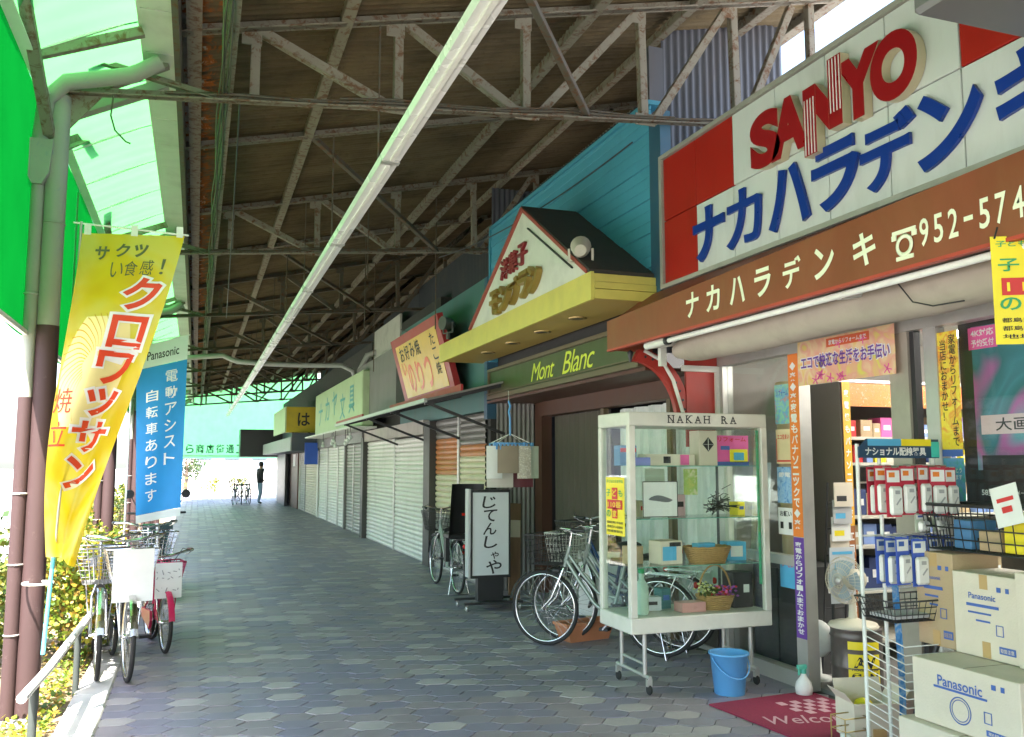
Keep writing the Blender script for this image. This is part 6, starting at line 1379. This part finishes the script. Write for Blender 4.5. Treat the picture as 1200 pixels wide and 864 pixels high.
for i in range(6): MB().box((-.09, .02-.02*i, .62+.13*i), (.08, .03-.02*i, .80+.13*i)).build('leaflet', (PAPER, M('grey_paper', (.45, .45, .46)), CARDW)[i % 3], lr); MB().box((-.07, .0185-.02*i, .66+.13*i), (.02, .0198-.02*i, .70+.13*i)).build('leaflet_print', (YEL, CYAN, INKK)[i % 3], lr)
nb = sheet('notice_board', 'pale grey leaning notice with printed lines at the door', 'notice', (4.48, 5.42, .80), FY, .22, .40, M('pale_grey_card', (.55, .57, .60), .5)); txt(nb, 'キャンペーン', (4.48, 5.418, .72), FY, .16, .03, INKK, .01); quads('print_block', CYAN, nb, (4.48, 5.42, .86), FY, [(0, 0, .15, .03), (0, .1, .18, .02)], .002); MB().bar((4.40, 5.44, .60), (4.44, 5.5, .02), .02, .015).bar((4.56, 5.44, .60), (4.56, 5.5, .02), .02, .015).build('stand_leg', BLACKM, nb, True)
# grey lamp housing high over the sign
gl = thing('lamp_housing', 'dark grey metal lamp housing hung above the large sign', 'lamp', (2.95, 2.4, 3.58)); MB().box((-.22, -.15, -.13), (.5, .35, .05), .02).build('housing', M('grey_housing', (.24, .24, .24), .4, .4), gl); MB().tube([(0, .1, .05), (0, .1, 1.9)], .015, 8).build('drop_rod', STEELD, gl); MB().lathe([(.02, -.14), (.03, -.13), (.02, -.12)], (.1, -.05, 0), 10).build('bolt', ALU, gl)

# things inside the side window; the added dark cabinet imitates a grey reflection
cb = thing('cabinet', 'added dark cabinet imitating the grey reflection low in the side window', 'cabinet', (4.62, 6.1, .018)); CBM = M('reflection_dark_cabinet', (.07, .07, .07), .5)
wpart('body', CBM, cb, ((4.42, 5.75, .02), (4.82, 6.45, .82))); wpart('door_panel', M('reflection_dark_door', (.05, .05, .055), .35), cb, ((4.405, 5.78, .06), (4.418, 6.09, .78)), ((4.405, 6.11, .06), (4.418, 6.42, .78)))
pr = thing('paper_roll', 'brown paper wrapped roll leaning above the dark cabinet', 'paper roll', (4.5, 6.0, .82)); MB().tube([(0, 0, 0), (.05, .1, 1.45)], .09, 14).build('roll', CARD, pr)
for i, (yy, hh, mm, lb) in enumerate(((6.25, .95, PAPER, 'white'), (6.33, 1.1, SHUT_T, 'tan'), (6.16, .8, M('pale_grey_card', (.55, .57, .60)), 'grey'))):
    t = thing('board', lb+' flat board leaning inside the side window', 'board', (4.34, yy, .82)); MB().box((-.004, -.035, 0), (.004, .035, hh), .001).build('board', mm, t); t.rotation_euler = (0, rad(4), 0)
r = random.Random(61)
for i, (xx, zz, w_, h_, mm, lb) in enumerate(((3.15, SHZ[1], .10, .12, CARDW, 'small white box beside the picture card'), (3.48, SHZ[1], .09, .16, M('pale_pink_box', (.6, .4, .42)), 'slim pale pink box behind the picture card'), (3.98, SHZ[1], .08, .10, YEL, 'small yellow box at the right of the middle shelf'), (3.47, SHZ[2], .10, .14, M('silver_grey_box', (.4, .42, .45), .3), 'grey box beside the appliance carton'), (3.20, .532, .16, .10, M('clear_wrapped', (.55, .58, .6), .2), 'clear wrapped packet beside the pale green bottle'), (3.34, .532, .09, .15, M('dark_teal_box', (.05, .16, .17)), 'dark teal box on the showcase floor'))):
    product_box(lb, xx, 6.0+.05*(i % 2), zz, w_, .09, h_, mm, r.uniform(-.4, .4), ((0, h_*.55, w_*.6, h_*.25, (INKR, INKK, INKB)[i % 3]),))
# slack cables along the shop fronts
for i, (p, q, sag, lb) in enumerate((((3.56, 6.5, 3.0), (3.56, 16.4, 4.15), .5, 'black slack cable strung past the patisserie canopy'), ((3.3, 6.35, 4.25), (2.95, 11.26, 4.35), .25, 'thin slack cable between the first two roof trusses'), ((3.5, 14.3, 3.0), (3.3, 26, 3.7), .35, 'long slack cable above the white shutters'), ((.2, 6.4, 4.2), (.4, 16.1, 4.15), .3, 'drooping cable along the gutter side of the roof'))):
    p, q = V(p), V(q); tag(MB().tube([p.lerp(q, k/24)+V((0, 0, -sag*4*(k/24)*(1-k/24)*.5)) for k in range(25)], .007, 5).build('cable', BLACK), lb, 'cable')

bsn = thing('hanging_sign', 'small bright blue hanging sign beyond the green box sign', 'sign', (3.3, 27.9, 2.0)); wpart('panel', M('bright_blue_sign', (.03, .10, .50), .4), bsn, ((3.12, 27.88, 1.62), (3.52, 27.94, 2.28))); MB().bar((3.5, 27.91, 2.3), (3.6, 27.91, 2.3), .03, .03).build('arm', BLACKM, bsn, True)
wf_ = thing('small_fan', 'small white fan standing low behind the door post', 'fan', (4.42, 5.66, .018), rad(200)); MB().lathe([(.10, 0), (.10, .02), (.03, .03), (.02, .22)], (0, 0, 0), 18).build('base', WHITE, wf_); MB().lathe([(.05, -.06), (.13, -.02), (.14, .02), (.10, .05), (.02, .06)], (0, 0, .30), 24, 'x').build('head', WHITE, wf_)
